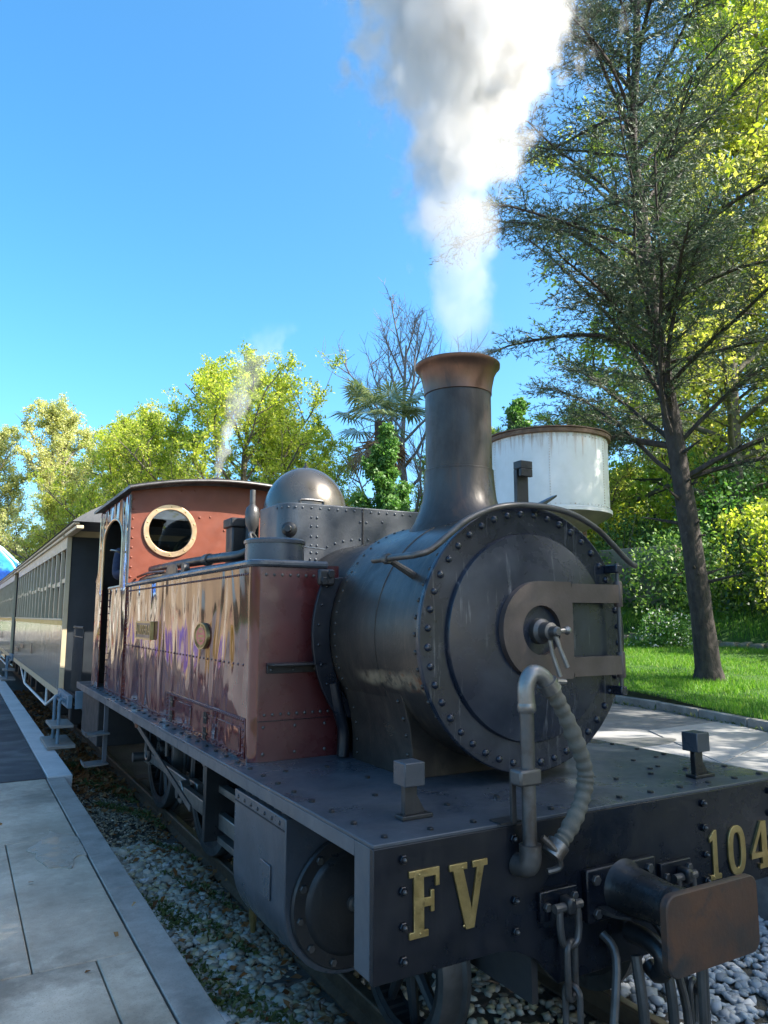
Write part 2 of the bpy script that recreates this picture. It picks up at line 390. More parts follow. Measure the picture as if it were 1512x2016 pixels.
def mat_island(name, stops, rough=0.7, noise=20, bump=0.3, trans=None, spec=0.5, rail=False):
    """colour picked per separate piece (stones, leaves, blades); trans adds light through thin leaves"""
    t = NT(name); g = t.new('ShaderNodeNewGeometry')
    col = t.ramp(g.outputs['Random Per Island'], stops)
    if noise:
        co = t.coords(); n = t.noise(co, noise, 4)
        col = t.mix(t.maprange(n, 0.35, 0.7, 0.0, 0.35), col, stops[0][1])
        if bump: t.link(t.bump(n, bump, 0.01), t.b.inputs['Normal'])
    if rail:
        px = t.geo_xyz()[0]; d = t.math('ABSOLUTE', t.math('SUBTRACT', t.math('ABSOLUTE', px), 0.53)); col = t.mix(t.math('MULTIPLY', t.maprange(d, 0.10, 0.42, 0.75, 0.0), t.maprange(t.noise(t.coords(), 3.0, 4), 0.3, 0.6, 0.3, 1)), col, (0.17,0.105,0.05))
    t.link(col, t.b.inputs['Base Color']); t.b.inputs['Roughness'].default_value = rough
    t.b.inputs['Specular IOR Level'].default_value = spec
    if trans:
        tr = t.new('ShaderNodeBsdfTranslucent'); 
        hs = t.new('ShaderNodeHueSaturation'); hs.inputs['Saturation'].default_value = 1.1; hs.inputs['Value'].default_value = 1.5
        t.link(col, hs.inputs['Color']); t.link(hs.outputs[0], tr.inputs['Color'])
        mx = t.new('ShaderNodeMixShader'); mx.inputs[0].default_value = trans
        t.link(t.b.outputs[0], mx.inputs[1]); t.link(tr.outputs[0], mx.inputs[2]); t.link(mx.outputs[0], t.out.inputs['Surface'])
    return t.m
M['stones'] = mat_island('ballast_stones', [(0.0,(0.253,0.230,0.181)),(0.35,(0.466,0.430,0.345)),(0.6,(0.700,0.650,0.534)),(0.78,(0.506,0.421,0.236)),(0.9,(0.388,0.329,0.173)),(1.0,(0.700,0.700,0.700))], 0.75, rail=True, spec=0.25)
M['chips'] = mat_island('fine_ballast', [(0.0,(0.130,0.118,0.088)),(0.5,(0.326,0.298,0.220)),(0.8,(0.478,0.369,0.192)),(1.0,(0.697,0.636,0.510))], 0.8, rail=True, spec=0.25)
M['pale_stones'] = mat_island('pale_ballast', [(0.0,(0.216,0.225,0.234)),(0.5,(0.342,0.351,0.360)),(1.0,(0.495,0.495,0.495))], 0.75)
M['dead_leaf'] = mat_island('dead_leaf', [(0.0,(0.12,0.05,0.02)),(0.5,(0.24,0.11,0.04)),(1.0,(0.34,0.19,0.08))], 0.7, noise=0, trans=0.2, spec=0.2)
M['weed'] = mat_island('weed_leaf', [(0,(.06,.085,.025)),(.5,(.10,.135,.035)),(1,(.17,.19,.06))], 0.6, noise=0, trans=0.3)
M['grass'] = mat_island('lawn_grass', [(0,(0.07,0.19,0.02)),(0.45,(0.13,0.29,0.03)),(0.8,(0.2,0.36,0.045)),(1,(0.29,0.38,0.09))], 0.55, noise=0, trans=0.35)
M['lf_yellow'] = mat_island('spring_leaf_yellow', [(0,(0.24,0.28,0.05)),(0.4,(0.4,0.44,0.08)),(0.75,(0.5,0.52,0.12)),(1,(0.56,0.5,0.18))], 0.55, noise=0, trans=0.62)
M['lf_plane'] = mat_island('plane_leaf_pale', [(0,(0.3,0.32,0.1)),(0.4,(0.46,0.48,0.17)),(0.8,(0.55,0.55,0.24)),(1,(0.6,0.56,0.31))], 0.6, noise=0, trans=0.62)
M['lf_lime'] = mat_island('lime_leaf', [(0,(0.2,0.27,0.035)),(0.4,(0.35,0.42,0.06)),(0.8,(0.47,0.52,0.09)),(1,(0.55,0.52,0.14))], 0.55, noise=0, trans=0.62)
M['lf_green'] = mat_island('mid_green_leaf', [(0.0,(0.053,0.140,0.026)),(0.5,(0.105,0.229,0.044)),(1.0,(0.176,0.316,0.070))], 0.5, noise=0, trans=0.35)
M['lf_dark'] = mat_island('dark_leaf', [(0.0,(0.014,0.042,0.012)),(0.5,(0.030,0.072,0.022)),(1.0,(0.060,0.108,0.034))], 0.35, noise=0, trans=0.15)
M['lf_ivy'] = mat_island('ivy_leaf', [(0.0,(0.038,0.095,0.023)),(0.5,(0.095,0.189,0.042)),(0.85,(0.170,0.284,0.057)),(1.0,(0.302,0.416,0.095))], 0.45, noise=0, trans=0.3)
M['petal'] = mat_island('white_petal', [(0.0,(0.55,0.55,0.52)),(1.0,(0.75,0.75,0.72))], 0.6, noise=0, trans=0.3)
M['needle'] = mat_island('cedar_needle', [(0,(0.035,0.065,0.03)),(0.5,(0.07,0.11,0.05)),(0.85,(0.11,0.155,0.075)),(1,(0.17,0.2,0.1))], 0.55, noise=0, trans=0.15)
M['palm'] = mat_island('palm_frond', [(0.0,(0.085,0.135,0.051)),(0.5,(0.152,0.203,0.085)),(1.0,(0.270,0.304,0.152))], 0.4, noise=0, trans=0.25)
M['palm_dead'] = mat_island('palm_dead_frond', [(0.0,(0.12,0.07,0.03)),(1.0,(0.24,0.15,0.07))], 0.7, noise=0, trans=0.15)
M['bark'] = pbr('cedar_bark', (0.030,0.023,0.019), (0.070,0.055,0.045), 9, (0.8,0.95), 0, 1.0, 16, stretch=(1,1,0.45), bdist=0.03, c3=(0.10,0.085,0.072), spots=0.66, sscale=7)
M['bark_pale'] = pbr('pale_bark', (0.09,0.075,0.055), (0.17,0.145,0.11), 6, (0.8,0.95), 0, 0.8, 20, stretch=(1,1,0.4), bdist=0.02)
M['bark_grey'] = pbr('grey_twig', (0.16,0.14,0.14), (0.24,0.21,0.21), 6, (0.8,0.95))
def mat_turf():
    t = NT('turf'); co = t.coords(); n1 = t.noise(co, 0.9, 7, 0.65); n2 = t.noise(co, 30, 5, 0.7)
    col = t.ramp(n1, [(0.35, (0.030,0.085,0.012)), (0.55, (0.050,0.135,0.016)), (0.7, (0.085,0.15,0.03))])
    col = t.mix(t.maprange(n2, 0.4, 0.65, 0, 0.6), col, (0.025,0.06,0.01))
    t.link(col, t.b.inputs['Base Color']); t.b.inputs['Roughness'].default_value = 0.9
    t.link(t.bump(n2, 0.9, 0.04), t.b.inputs['Normal']); return t.m
M['turf'] = mat_turf()
M['hill'] = pbr('hill_woods', (0.03,0.05,0.03), (0.06,0.09,0.05), 0.06, (0.9,1.0), 0, 1.0, 0.3, bdist=3.0)
def mat_glass(name, tint=(0.02,0.025,0.03)):
    t = NT(name); t.b.inputs['Base Color'].default_value = (*tint, 1); t.b.inputs['Roughness'].default_value = 0.04
    t.b.inputs['Specular IOR Level'].default_value = 0.7; return t.m
M['glass'] = mat_glass('dark_glass')
M['carriage_glass'] = mat_glass('carriage_glass', (0.012,0.014,0.016)); M['carriage_glass'].node_tree.nodes['Principled BSDF'].inputs['Specular IOR Level'].default_value = 0.18; M['carriage_glass'].node_tree.nodes['Principled BSDF'].inputs['Roughness'].default_value = 0.15
def mat_tankwhite():
    t = NT('tank_white_rusty'); z = t.xyz(); co = t.coords()
    n = t.noise(co, 2.5, 6, 0.6)
    col = t.ramp(n, [(0.3, (0.60,0.60,0.56)), (0.7, (0.72,0.72,0.69))])
    st = t.noise(t.coords((6, 6, 0.35)), 3.0, 6, 0.7)
    top = t.math('ADD', t.maprange(z[2], 0.65, 1.28, 0, 0.27), t.maprange(z[2], 0.28, 0.0, 0, 0.10))
    fac = t.maprange(t.math('ADD', st, top), 0.68, 0.88, 0, 0.85)
    col = t.mix(fac, col, (0.34,0.20,0.10))
    t.link(col, t.b.inputs['Base Color']); t.b.inputs['Roughness'].default_value = 0.45
    t.link(t.bump(t.noise(co, 3, 3), 0.3, 0.01), t.b.inputs['Normal']); return t.m
M['tank_white'] = mat_tankwhite()
# ------------------------------------------------------------------ the setting
def sheet(name, poly, z, mat, label=None, th=0.0):
    mb = MB()
    if th: mb.prism(poly, 'XY', z - th, z)
    else: mb.add([(x, y, z) for x, y in poly], [tuple(range(len(poly)))])
    o = obj(name, mb, mat, smooth=False); o['kind'] = 'structure'
    if label: o['label'] = label
    return o
sheet('ground', [(-3000,-3000),(3000,-3000),(3000,3000),(-3000,3000)], -0.34, M['turf'], 'flat green ground running to the horizon')
sheet('track_bed', [(-1.62,-14),(2.35,-14),(2.35,90),(-1.62,90)], -0.15, M['bed'], 'dark earth and ballast bed of the railway track')

# left platform: concrete slabs near, asphalt with pale edge further on
PZ = 0.25
plat = sheet('platform', [(-7.6,-14),(-1.46,-14),(-1.40,6.05),(-1.34,90),(-7.6,90)], PZ - 0.05, M['asphalt'], 'low station platform beside the track', th=0.5)
rng = random.Random(4)
sheet('added_paving', [(-60,-40),(-7.62,-40),(-7.62,120),(-60,120)], PZ - 0.02, M['apron'], 'pale paving added out of view to lighten the carriage reflections')  # unseen paving added so the carriage sides reflect something paler than grass
def slab(x0, x1, y0, y1, mat, name='slab', h=0.0, skew=0.0):
    g = 0.0028
    mb = MB().prism([(x0+g+skew*0, y0+g), (x1-g, y0+g), (x1-g, y1-g), (x0+g, y1-g)], 'XY', PZ - 0.12, PZ + h)
    return obj(name, mb, mat, plat, bevel=0.006)
# kerb stones along the edge of the near platform
ys = [-14,-11,-8,-5.2,-3.0,-1.1,0.62,2.55,4.4,6.07]
for a, b in zip(ys[:-1], ys[1:]):
    slab(-1.555, -1.385, a, b, M['kerb'], 'kerb_stone', rng.uniform(-0.004, 0.003))
rows = [-14,-10.5,-7.2,-4.4,-2.2,-0.3,1.63,3.85,6.07]
cols = [-7.55,-5.6,-3.9,-2.85,-1.56]
for i, (a, b) in enumerate(zip(rows[:-1], rows[1:])):
    cs = list(cols)
    if i % 2 == 0: cs = [-7.55,-6.2,-4.6,-3.3,-2.25,-1.56]
    if a == -0.3: cs = [-7.55,-5.6,-3.9,-2.62,-1.755,-1.56]
    if a == 1.63: cs = [-7.55,-6.2,-4.6,-3.3,-2.03,-1.56]
    for c0, c1 in zip(cs[:-1], cs[1:]):
        slab(c0, c1, a, b, M['slab'], 'slab', rng.uniform(-0.004, 0.003))
# far part: pale edge blocks and an asphalt surface
y = 6.07
while y < 60:
    L = 1.6
    slab(-1.545, -1.305, y, y + L, M['pale_edge'], 'edge_block', 0.012 + rng.uniform(-0.002, 0.002)); y += L
far_as = obj('asphalt_surface', MB().prism([(-7.55,6.08),(-1.552,6.08),(-1.552,89.5),(-7.55,89.5)], 'XY', PZ - 0.12, PZ + 0.004), M['asphalt'], plat, smooth=False)

pw_ = [(min(-1.562, -1.68+0.17*math.cos(a)*(1+0.3*math.sin(2*a+1)+0.18*math.sin(5*a)+0.1*math.sin(11*a))), 3.55+0.42*math.sin(a)*(1+0.25*math.cos(3*a)+0.12*math.sin(7*a))) for a in [2*PI*k/64 for k in range(64)]]
wp = obj('wet_patch', MB().prism(pw_, 'XY', PZ - 0.02, PZ + 0.0055), M['wet'], plat, smooth=False)
# right side: concrete apron at the same level, grit lane, kerb, lawn and bank
apron = sheet('apron', [(2.35,-30),(8.2,-30),(7.55,2.0),(7.55,4.2),(8.22,6.6),(8.5,9.0),(8.9,30),(8.9,90),(2.35,90)], PZ - 0.006, M['lane'], 'grit lane and concrete paving right of the track', th=0.6)
def apron_slab(poly):
    return obj('slab', MB().prism(poly, 'XY', PZ - 0.1, PZ + 0.006), M['apron'], apron, bevel=0.005)
apron_slab([(2.40,-29.9),(5.0,-29.9),(5.0,-3.0),(2.40,-3.0)]); apron_slab([(5.01,-29.9),(8.0,-29.9),(7.4,-3.0),(5.01,-3.0)])
apron_slab([(2.40,-2.99),(5.0,-2.99),(5.0,3.2),(2.40,3.2)]); apron_slab([(5.01,-2.99),(7.35,-2.99),(7.35,4.0),(5.01,3.2)])
apron_slab([(2.40,3.21),(5.0,3.21),(6.15,5.25),(4.35,6.1),(2.40,6.1)]); apron_slab([(5.02,3.22),(7.34,4.02),(7.95,5.35),(6.2,5.25)])
apron_slab([(2.40,6.11),(4.3,6.11),(5.1,9.0),(2.40,9.0)]); apron_slab([(5.95,6.9),(6.7,6.55),(7.3,8.6),(6.2,9.0)])
apron_slab([(2.40,9.01),(5.6,9.01),(5.6,16.0),(2.40,16.0)]); apron_slab([(2.40,16.01),(5.6,16.01),(5.6,26.0),(2.40,26.0)])
# puddle
t = NT('puddle_water'); t.b.inputs['Base Color'].default_value = (0.06,0.055,0.025,1); t.b.inputs['Roughness'].default_value = 0.05; t.b.inputs['Specular IOR Level'].default_value = 0.6
pud = [(5.05+1.05*math.cos(a)*(1+0.12*math.sin(3*a)) + 0.35*math.sin(a), 6.35+0.42*math.sin(a)*(1+0.15*math.cos(2*a)) - 0.25*math.cos(a)) for a in [2*PI*k/36 for k in range(36)]]
o = obj('puddle', MB().prism(pud, 'XY', PZ - 0.02, PZ + 0.010), t.m, smooth=False); tag(o, 'shallow brownish puddle on the paving behind the locomotive', None, None, 'structure')
# wet stain on the concrete is darker damp material
dmp = pbr('damp_concrete', (0.11,0.11,0.105), (0.16,0.155,0.15), 3, (0.3,0.55))
st = [(5.05+0.75*math.cos(a)*(1+0.18*math.sin(4*a+1)) , 4.75+0.42*math.sin(a)*(1+0.15*math.cos(3*a)) - 0.2*math.cos(a)) for a in [2*PI*k/40 for k in range(40)]]
o = obj('damp_patch', MB().prism(st, 'XY', PZ - 0.02, PZ + 0.0095), dmp, smooth=False); tag(o, 'dark damp patch drying on the pale concrete paving', None, None, 'structure')

# gravel strip right of the track is lower than the apron
ee = []
def edge_x(y): return 15.4 - (y - 13.7) * 0.12
def hgt(x, y):
    s = x*0.797 + y*0.603
    l = 0.36 + max(0.0, 0.07*(s - 9.55))
    l = min(l, 1.45)
    b = x - edge_x(y)
    if b <= 0: return l
    return l + 0.28*min(1, b/0.5) + 0.30*min(b, 6) + 0.42*max(0, min(b - 6, 22)) + 0.12*max(0, b - 28)
def terrain(name, x0f, x1f, ya, yb, nx, ny, mat):
    V = []; F = []
    for j in range(ny+1):
        yy = ya + (yb-ya)*j/ny
        for i in range(nx+1):
            f = i/nx; xx = x0f(yy)*(1-f) + x1f(yy)*f
            V.append((xx, yy, hgt(xx, yy) + 0.02*math.sin(xx*2.1+yy*1.3)*math.cos(yy*1.7)))
    for j in range(ny):
        for i in range(nx):
            a = j*(nx+1)+i; F.append((a, a+1, a+nx+2, a+nx+1))
    o = obj(name, MB().add(V, F), mat); o['kind'] = 'structure'; return o
def kerb_x(y):
    P = [(-30,8.25),(2.0,7.60),(4.2,7.62),(6.6,8.27),(9.0,8.55),(30,8.95),(90,8.95)]
    for (a, xa), (b, xb) in zip(P[:-1], P[1:]):
        if a <= y <= b: return xa + (xb-xa)*(y-a)/(b-a)
    return 8.25 if y < -30 else 8.95
lawn = terrain('lawn', lambda y: kerb_x(y)+0.128, lambda y: edge_x(y), -30, 60, 40, 360, M['turf']); lawn['label'] = 'sunlit green lawn beyond the kerb'
bank = terrain('bank', lambda y: edge_x(y), lambda y: edge_x(y)+70, -40, 110, 60, 100, M['turf']); bank['label'] = 'grassy bank rising into woodland'
kerbroot = empty('lawn_kerb', (8.0, 5.0, PZ)); kerbroot['kind'] = 'structure'; kerbroot['label'] = 'low concrete kerb edging the lawn'
y = -12.0
while y < 26:
    L = 1.05; x0 = kerb_x(y); x1 = kerb_x(y+L); dx = x1-x0
    mb = MB().prism([(x0-0.02,y+0.008),(x0+0.14,y+0.008),(x1+0.14,y+L-0.008),(x1-0.02,y+L-0.008)], 'XY', PZ-0.1, PZ+0.125+rng.uniform(-0.006,0.006))
    k = obj('kerb_stone', mb, M['kerb'], bevel=0.015); k.parent = kerbroot; k.matrix_parent_inverse = Matrix.Translation((-8.0,-5.0,-PZ)); y += L
# hills far off
def hills(name, pts, mat, base=-2.0):
    mb = MB(); n = len(pts)
    V = []
    for (x, y, h) in pts: V += [(x, y, base), (x, y, h)]
    for (x, y, h) in pts: d = Vector((x, y)).normalized(); V += [(x + d.x*h*2.2, y + d.y*h*2.2, base)]
    F = []
    for i in range(n-1): F += [(2*i, 2*i+2, 2*i+3, 2*i+1), (2*i+1, 2*i+3, 2*n+i+1, 2*n+i)]
    o = obj(name, mb.add(V, F), mat); o['kind'] = 'structure'; return o
P = []
for k in range(90):
    a = R(-75 + k*2.2); d = 320; x, y = CAM[0] + d*math.sin(a), CAM[1] + d*math.cos(a)
    deg = -75 + k*2.2
    h = 8 + 6*math.sin(deg*0.11) + 3*math.sin(deg*0.37) + (62*math.exp(-((deg-52)/17)**2))
    P.append((x, y, h))
hl = hills('hills', P, M['hill']); hl['label'] = 'wooded hills far behind the station'

# rails
for sx, lab in ((-1, 'rusty steel rail on the platform side of the track'), (1, 'rusty steel rail under the far side of the locomotive')):
    c = sx*0.53
    prof = [(c-0.055,-0.13),(c+0.055,-0.13),(c+0.055,-0.118),(c+0.010,-0.10),(c+0.010,-0.035),(c+0.032,-0.028),(c+0.032,-0.006),(c+0.026,0),(c-0.026,0),(c-0.032,-0.006),(c-0.032,-0.028),(c-0.010,-0.035),(c-0.010,-0.10),(c-0.055,-0.118)]
    o = obj('rail', MB().prism(prof, 'XZ', -14, 90), M['rail'], bevel=0.0); tag(o, lab, 'rail', 'rails of the track')
    h = obj('rail_head', MB().box(c-0.022, c+0.022, -13.9, 89.9, -0.001, 0.0025), M['rail_head'], o)
for k in range(16):
    y = -3.2 + k*0.72
    o = obj('sleeper', MB().box(-0.98, 0.98, y-0.11, y+0.11, -0.26, -0.128), M['sleeper'], bevel=0.01)
    tag(o, 'dark wooden sleeper sunk in the ballast under the rails', 'sleeper', 'sleepers under the track')

# ballast stones
def stones(name, n, region, size, mat, seed, zf, label, squash=0.62, dens=None):
    r = np.random.default_rng(seed)
    ph = (1+5**.5)/2
    ico = np.array([(-1,ph,0),(1,ph,0),(-1,-ph,0),(1,-ph,0),(0,-1,ph),(0,1,ph),(0,-1,-ph),(0,1,-ph),(ph,0,-1),(ph,0,1),(-ph,0,-1),(-ph,0,1)])/1.902
    fc = np.array([(0,11,5),(0,5,1),(0,1,7),(0,7,10),(0,10,11),(1,5,9),(5,11,4),(11,10,2),(10,7,6),(7,1,8),(3,9,4),(3,4,2),(3,2,6),(3,6,8),(3,8,9),(4,9,5),(2,4,11),(6,2,10),(8,6,7),(9,8,1)])
    x = r.uniform(region[0], region[1], n*2); y = region[2] + (region[3]-region[2])*r.uniform(0, 1, n*2)
    if dens is not None:
        keep = r.uniform(0, 1, n*2) < dens(x, y); x = x[keep]; y = y[keep]
    x = x[:n]; y = y[:n]; n = len(x)
    s = r.uniform(size[0], size[1], n) * (1 + 0.5*(r.uniform(0,1,n) > 0.93))
    V = ico[None]*r.uniform(0.62, 1.25, (n, 12, 1))*s[:, None, None]
    V[:, :, 0] *= r.uniform(0.8, 1.35, (n, 1)); V[:, :, 2] *= squash*r.uniform(0.75, 1.2, (n, 1))
    a = r.uniform(0, 2*np.pi, n); ca, sa = np.cos(a)[:, None], np.sin(a)[:, None]
    X = V[:, :, 0]*ca - V[:, :, 1]*sa; Y = V[:, :, 0]*sa + V[:, :, 1]*ca
    tz = r.uniform(-0.35, 0.35, (n, 1)); Z = V[:, :, 2] + X*tz
    z = zf(x, y) + s*0.15
    W = np.stack([X + x[:, None], Y + y[:, None], Z + z[:, None]], -1).reshape(-1, 3)
    F = (fc[None] + (np.arange(n)*12)[:, None, None]).reshape(-1, 3)
    o = obj(name, npmesh(name, W, F3=F, mat=mat)); tag(o, label, None, None, 'stuff'); return o
flat = lambda z: (lambda x, y: np.full_like(x, z))
def mound(x, y): return -0.145 + 0.035*np.sin(x*3.1+y*1.9)*np.cos(y*2.3) + 0.03*np.exp(-((x+0.98)/0.3)**2)
stones('ballast', 5200, (-1.37,-0.60,-1.5,4.6), (0.015,0.040), M['stones'], 1, mound, 'loose grey ballast stones between platform and rail')
stones('ballast', 16000, (-1.37,-0.60,-1.0,12.0), (0.007,0.016), M['chips'], 2, mound, 'fine mossy grit among the ballast beside the platform')
stones('ballast', 3000, (-0.46,0.46,-2.5,5.0), (0.016,0.036), M['stones'], 3, flat(-0.14), 'ballast stones between the two rails')
stones('ballast', 7000, (0.60,2.33,-2.5,5.0), (0.018,0.040), M['pale_stones'], 5, flat(-0.14), 'pale grey ballast stones right of the track')
# dead leaves and small weeds
def leaves(name, pts, size, mat, seed, label=None, flatness=1.0, aspect=0.55, parent=None, kind='stuff', bend=0.25, dirs=None):
    """diamond leaves, one island each"""
    me = leafmesh(name, np.asarray(pts, float), size, mat, seed, flatness, aspect, bend, dirs)
    o = obj(name, me, None, parent)
    if kind: o['kind'] = kind
    if label: o['label'] = label
    return o
def leafmesh(name, P, size, mat, seed, flatness=0.0, aspect=0.55, bend=0.25, dirs=None):
    r = np.random.default_rng(seed); n = len(P)
    if dirs is None:
        d = r.normal(size=(n, 3)); d[:, 2] *= (1 - flatness*0.8)
    else: d = dirs + 0.35*r.normal(size=(n, 3))
    d /= np.linalg.norm(d, axis=1, keepdims=True) + 1e-9
    u = r.normal(size=(n, 3))
    if flatness > 0: u[:, :2] *= (1 - flatness*0.85); u[:, 2] += flatness
    w = np.cross(d, u); w /= np.linalg.norm(w, axis=1, keepdims=True) + 1e-9
    nn = np.cross(w, d)
    s = (size[0] + (size[1]-size[0])*r.uniform(0, 1, n))[:, None]
    tip = P + d*s; base = P - d*s*0.15; mid = P + d*s*0.40
    a = mid + w*s*aspect*0.5 + nn*s*bend*0.3; b = mid - w*s*aspect*0.5 + nn*s*bend*0.3
    V = np.stack([base, a, tip - nn*s*bend*0.2, b], 1).reshape(-1, 3)
    F = np.arange(n*4).reshape(-1, 4)
    return npmesh(name, V, F4=F, mat=mat)
r_ = np.random.default_rng(8)
n = 1500; x = r_.uniform(-1.36, -0.42, n); y = 0.2 + 11*r_.uniform(0, 1, n)**1.1
clump = np.sin(x*7+y*2.7)*np.cos(y*4.1) > -0.35
x, y = x[clump], y[clump]; x[::2] = -0.72 + 0.12*r_.normal(size=len(x[::2]))
leaves('fallen_leaves', np.stack([x, y, mound(x, y)+0.025+0.01*r_.uniform(size=len(x))], 1), (0.03,0.065), M['dead_leaf'], 9, 'brown fallen leaves scattered over the ballast', 0.8, 0.6)
n = 26000; x = r_.uniform(-1.36, -0.62, n); y = r_.uniform(0.3, 9.0, n)
k = (np.sin(x*9.0+y*3.1)*np.cos(y*2.3+x*4) + 0.5*np.exp(-((y-3.0)/1.3)**2) - 0.25*(y < 1.4)) > 0.36
x, y = x[k], y[k]
leaves('moss_and_weeds', np.stack([x, y, mound(x, y)+0.012+0.02*r_.uniform(size=len(x))], 1), (0.012,0.040), M['weed'], 10, 'low green weeds and moss growing in the ballast', 0.3, 0.6)
n = 2600; x = r_.uniform(-1.32, -0.58, n); y = 6.5 + 13*r_.uniform(0, 1, n)
leaves('fallen_leaves', np.stack([x, y, mound(x, y)+0.02+0.02*r_.uniform(size=n)], 1), (0.05,0.10), M['dead_leaf'], 29, 'drift of brown leaves beside the carriage steps', 0.7, 0.6)
leaves('fallen_leaves', [(-1.62,1.83,PZ+0.012),(-1.80,1.50,PZ+0.012),(-2.05,4.4,PZ+0.012),(-1.95,2.9,PZ+0.012),(-1.48,2.2,PZ+0.012)], (0.035,0.05), M['dead_leaf'], 19, 'a few brown leaves lying on the concrete platform', 0.9, 0.6)
# weeds along the foot of the lawn kerb
n = 900; y = r_.uniform(-3, 16, n); x = np.array([kerb_x(q) for q in y]) - 0.05 - 0.10*r_.uniform(size=n)**2
leaves('kerb_weeds', np.stack([x, y, np.full(n, PZ)+0.02*r_.uniform(size=n)], 1), (0.03,0.09), M['weed'], 12, 'thin line of weeds along the kerb foot', 0.0, 0.35)
# lawn grass blades
def grass(name, n, region, seed, label, hmin=0.05, hmax=0.11, bias=1.0, xf=None):
    r = np.random.default_rng(seed)
    y = r.uniform(region[2], region[3], n); f = r.uniform(0, 1, n)**bias
    lo = np.array([kerb_x(q)+0.12 for q in y]) if xf is None else np.array([xf(q)[0] for q in y]); hi = np.array([edge_x(q) for q in y]) if xf is None else np.array([xf(q)[1] for q in y])
    x = lo + (hi-lo)*f
    z = np.array([hgt(a, b) for a, b in zip(x, y)]) - 0.01
    h = r.uniform(hmin, hmax, n)*(0.7+0.6*(np.sin(x*1.7)*np.cos(y*1.3) > 0.2)); w = r.uniform(0.006, 0.013, n)
    a = r.uniform(0, 2*np.pi, n); lean = r.uniform(0, 0.6, n)*h
    b0 = np.stack([x - w*np.cos(a), y - w*np.sin(a), z], 1); b1 = np.stack([x + w*np.cos(a), y + w*np.sin(a), z], 1)
    la = r.uniform(0, 2*np.pi, n); tp = np.stack([x + lean*np.cos(la), y + lean*np.sin(la), z + h], 1)
    V = np.stack([b0, b1, tp], 1).reshape(-1, 3)
    o = obj(name, npmesh(name, V, F3=np.arange(n*3).reshape(-1, 3), mat=M['grass'])); tag(o, label, None, None, 'stuff'); return o
grass('grass', 110000, (8, 16, 1.5, 17), 21, 'short bright grass blades covering the lawn', 0.05, 0.10, 1.25)
grass('bank_grass', 30000, (8, 16, 4, 20), 22, 'longer grass on the bank above the stone edging', 0.12, 0.26, 1.0, lambda q: (edge_x(q)+0.25, edge_x(q)+5.5))
# low stone edging along the bank foot
er = empty('stone_edging', (edge_x(12), 12, hgt(edge_x(12), 12))); tag(er, 'low row of rough stones at the foot of the bank', 'edging')
y = 3.0; rg = random.Random(7); base_inv = Matrix.Translation(-er.location)
while y < 19:
    L = rg.uniform(0.28, 0.6); hh = rg.uniform(0.14, 0.26); x = edge_x(y+L/2) + rg.uniform(-0.04, 0.04); z = hgt(x-0.2, y)
    mb = MB(); P0 = []
    for zz, q in ((-0.08, 1.0), (hh*0.6, 0.98), (hh, 0.8)):
        for (sx, sy) in ((-1,-1),(1,-1),(1,1),(-1,1)):
            P0.append((x + sx*0.17*q*rg.uniform(0.85,1.1), y + L/2 + sy*(L/2-0.015)*q*rg.uniform(0.92,1.0), z + zz + rg.uniform(-0.02,0.02)))
    F = [(8,9,10,11)]
    for lv in (0, 4):
        for k in range(4): F.append((lv+k, lv+(k+1) % 4, lv+4+(k+1) % 4, lv+4+k))
    k = obj('stone', mb.add(P0, F), M['edging'], er, bevel=0.03); k.matrix_parent_inverse = base_inv; y += L
# ------------------------------------------------------------------ steam locomotive
LOCO = empty('steam_locomotive', (0,0,0))
tag(LOCO, 'black and maroon tank engine with brass letters on its buffer beam', 'locomotive')
def rivet_mesh(r, h, n=8, hexa=False):
    if hexa: return MB().lathe([(r,0),(r,h*0.85),(r*0.85,h)], n=6, cap0=False).mesh('bolt', True, 30)
    return MB().lathe([(r,0),(r*0.93,h*0.42),(r*0.68,h*0.78),(r*0.3,h*0.97)], n=n, cap0=False).mesh('rivet', True, 60)
RM = {}; RV = random.Random(99)
def rivets(parent, pts, nrm, r=0.012, h=None, mat='black', name='rivet', hexa=False):
    """each rivet an object of its own, sharing one mesh"""
    h = h or r*0.75
    key = (round(r,4), round(h,4), mat, hexa)
    if key not in RM:
        me = rivet_mesh(r, h, hexa=hexa); me.materials.append(M[mat]); RM[key] = me
    for i, p in enumerate(pts):
        d = Vector(nrm(p) if callable(nrm) else nrm)
        o = bpy.data.objects.new(name, RM[key]); COL.objects.link(o)
        o.location = p; o.rotation_euler = d.to_track_quat('Z', 'Y').to_euler(); o.parent = parent
        q = RV.uniform(0.9, 1.08); o.scale = (q, q*RV.uniform(0.95, 1.05), RV.uniform(0.8, 1.1))
def rivet_run(parent, pts, nrm, r=0.009, mat='black', name='rivet_rows', h=None):
    """rows of tiny rivets joined into one part"""
    mb = MB(); q = Vector(nrm).to_track_quat('Z', 'Y'); h = h or r*0.8
    for p in pts:
        V = []; n = 6
        for (rr, hh) in ((r, 0), (r*0.85, h*0.55), (r*0.35, h)):
            for k in range(n): V.append(Vector(p) + q @ Vector((rr*math.cos(2*PI*k/n), rr*math.sin(2*PI*k/n), hh)))
        F = [tuple(range(12, 18))]
        for lv in (0, 6):
            for k in range(6): F.append((lv+k, lv+(k+1) % 6, lv+6+(k+1) % 6, lv+6+k))
        mb.add(V, F)
    o = obj(name, mb, M[mat], parent, angle=60); o['kind'] = 'stuff'; return o
def lin(a, b, n): return [a + (b-a)*i/(n-1) for i in range(n)]

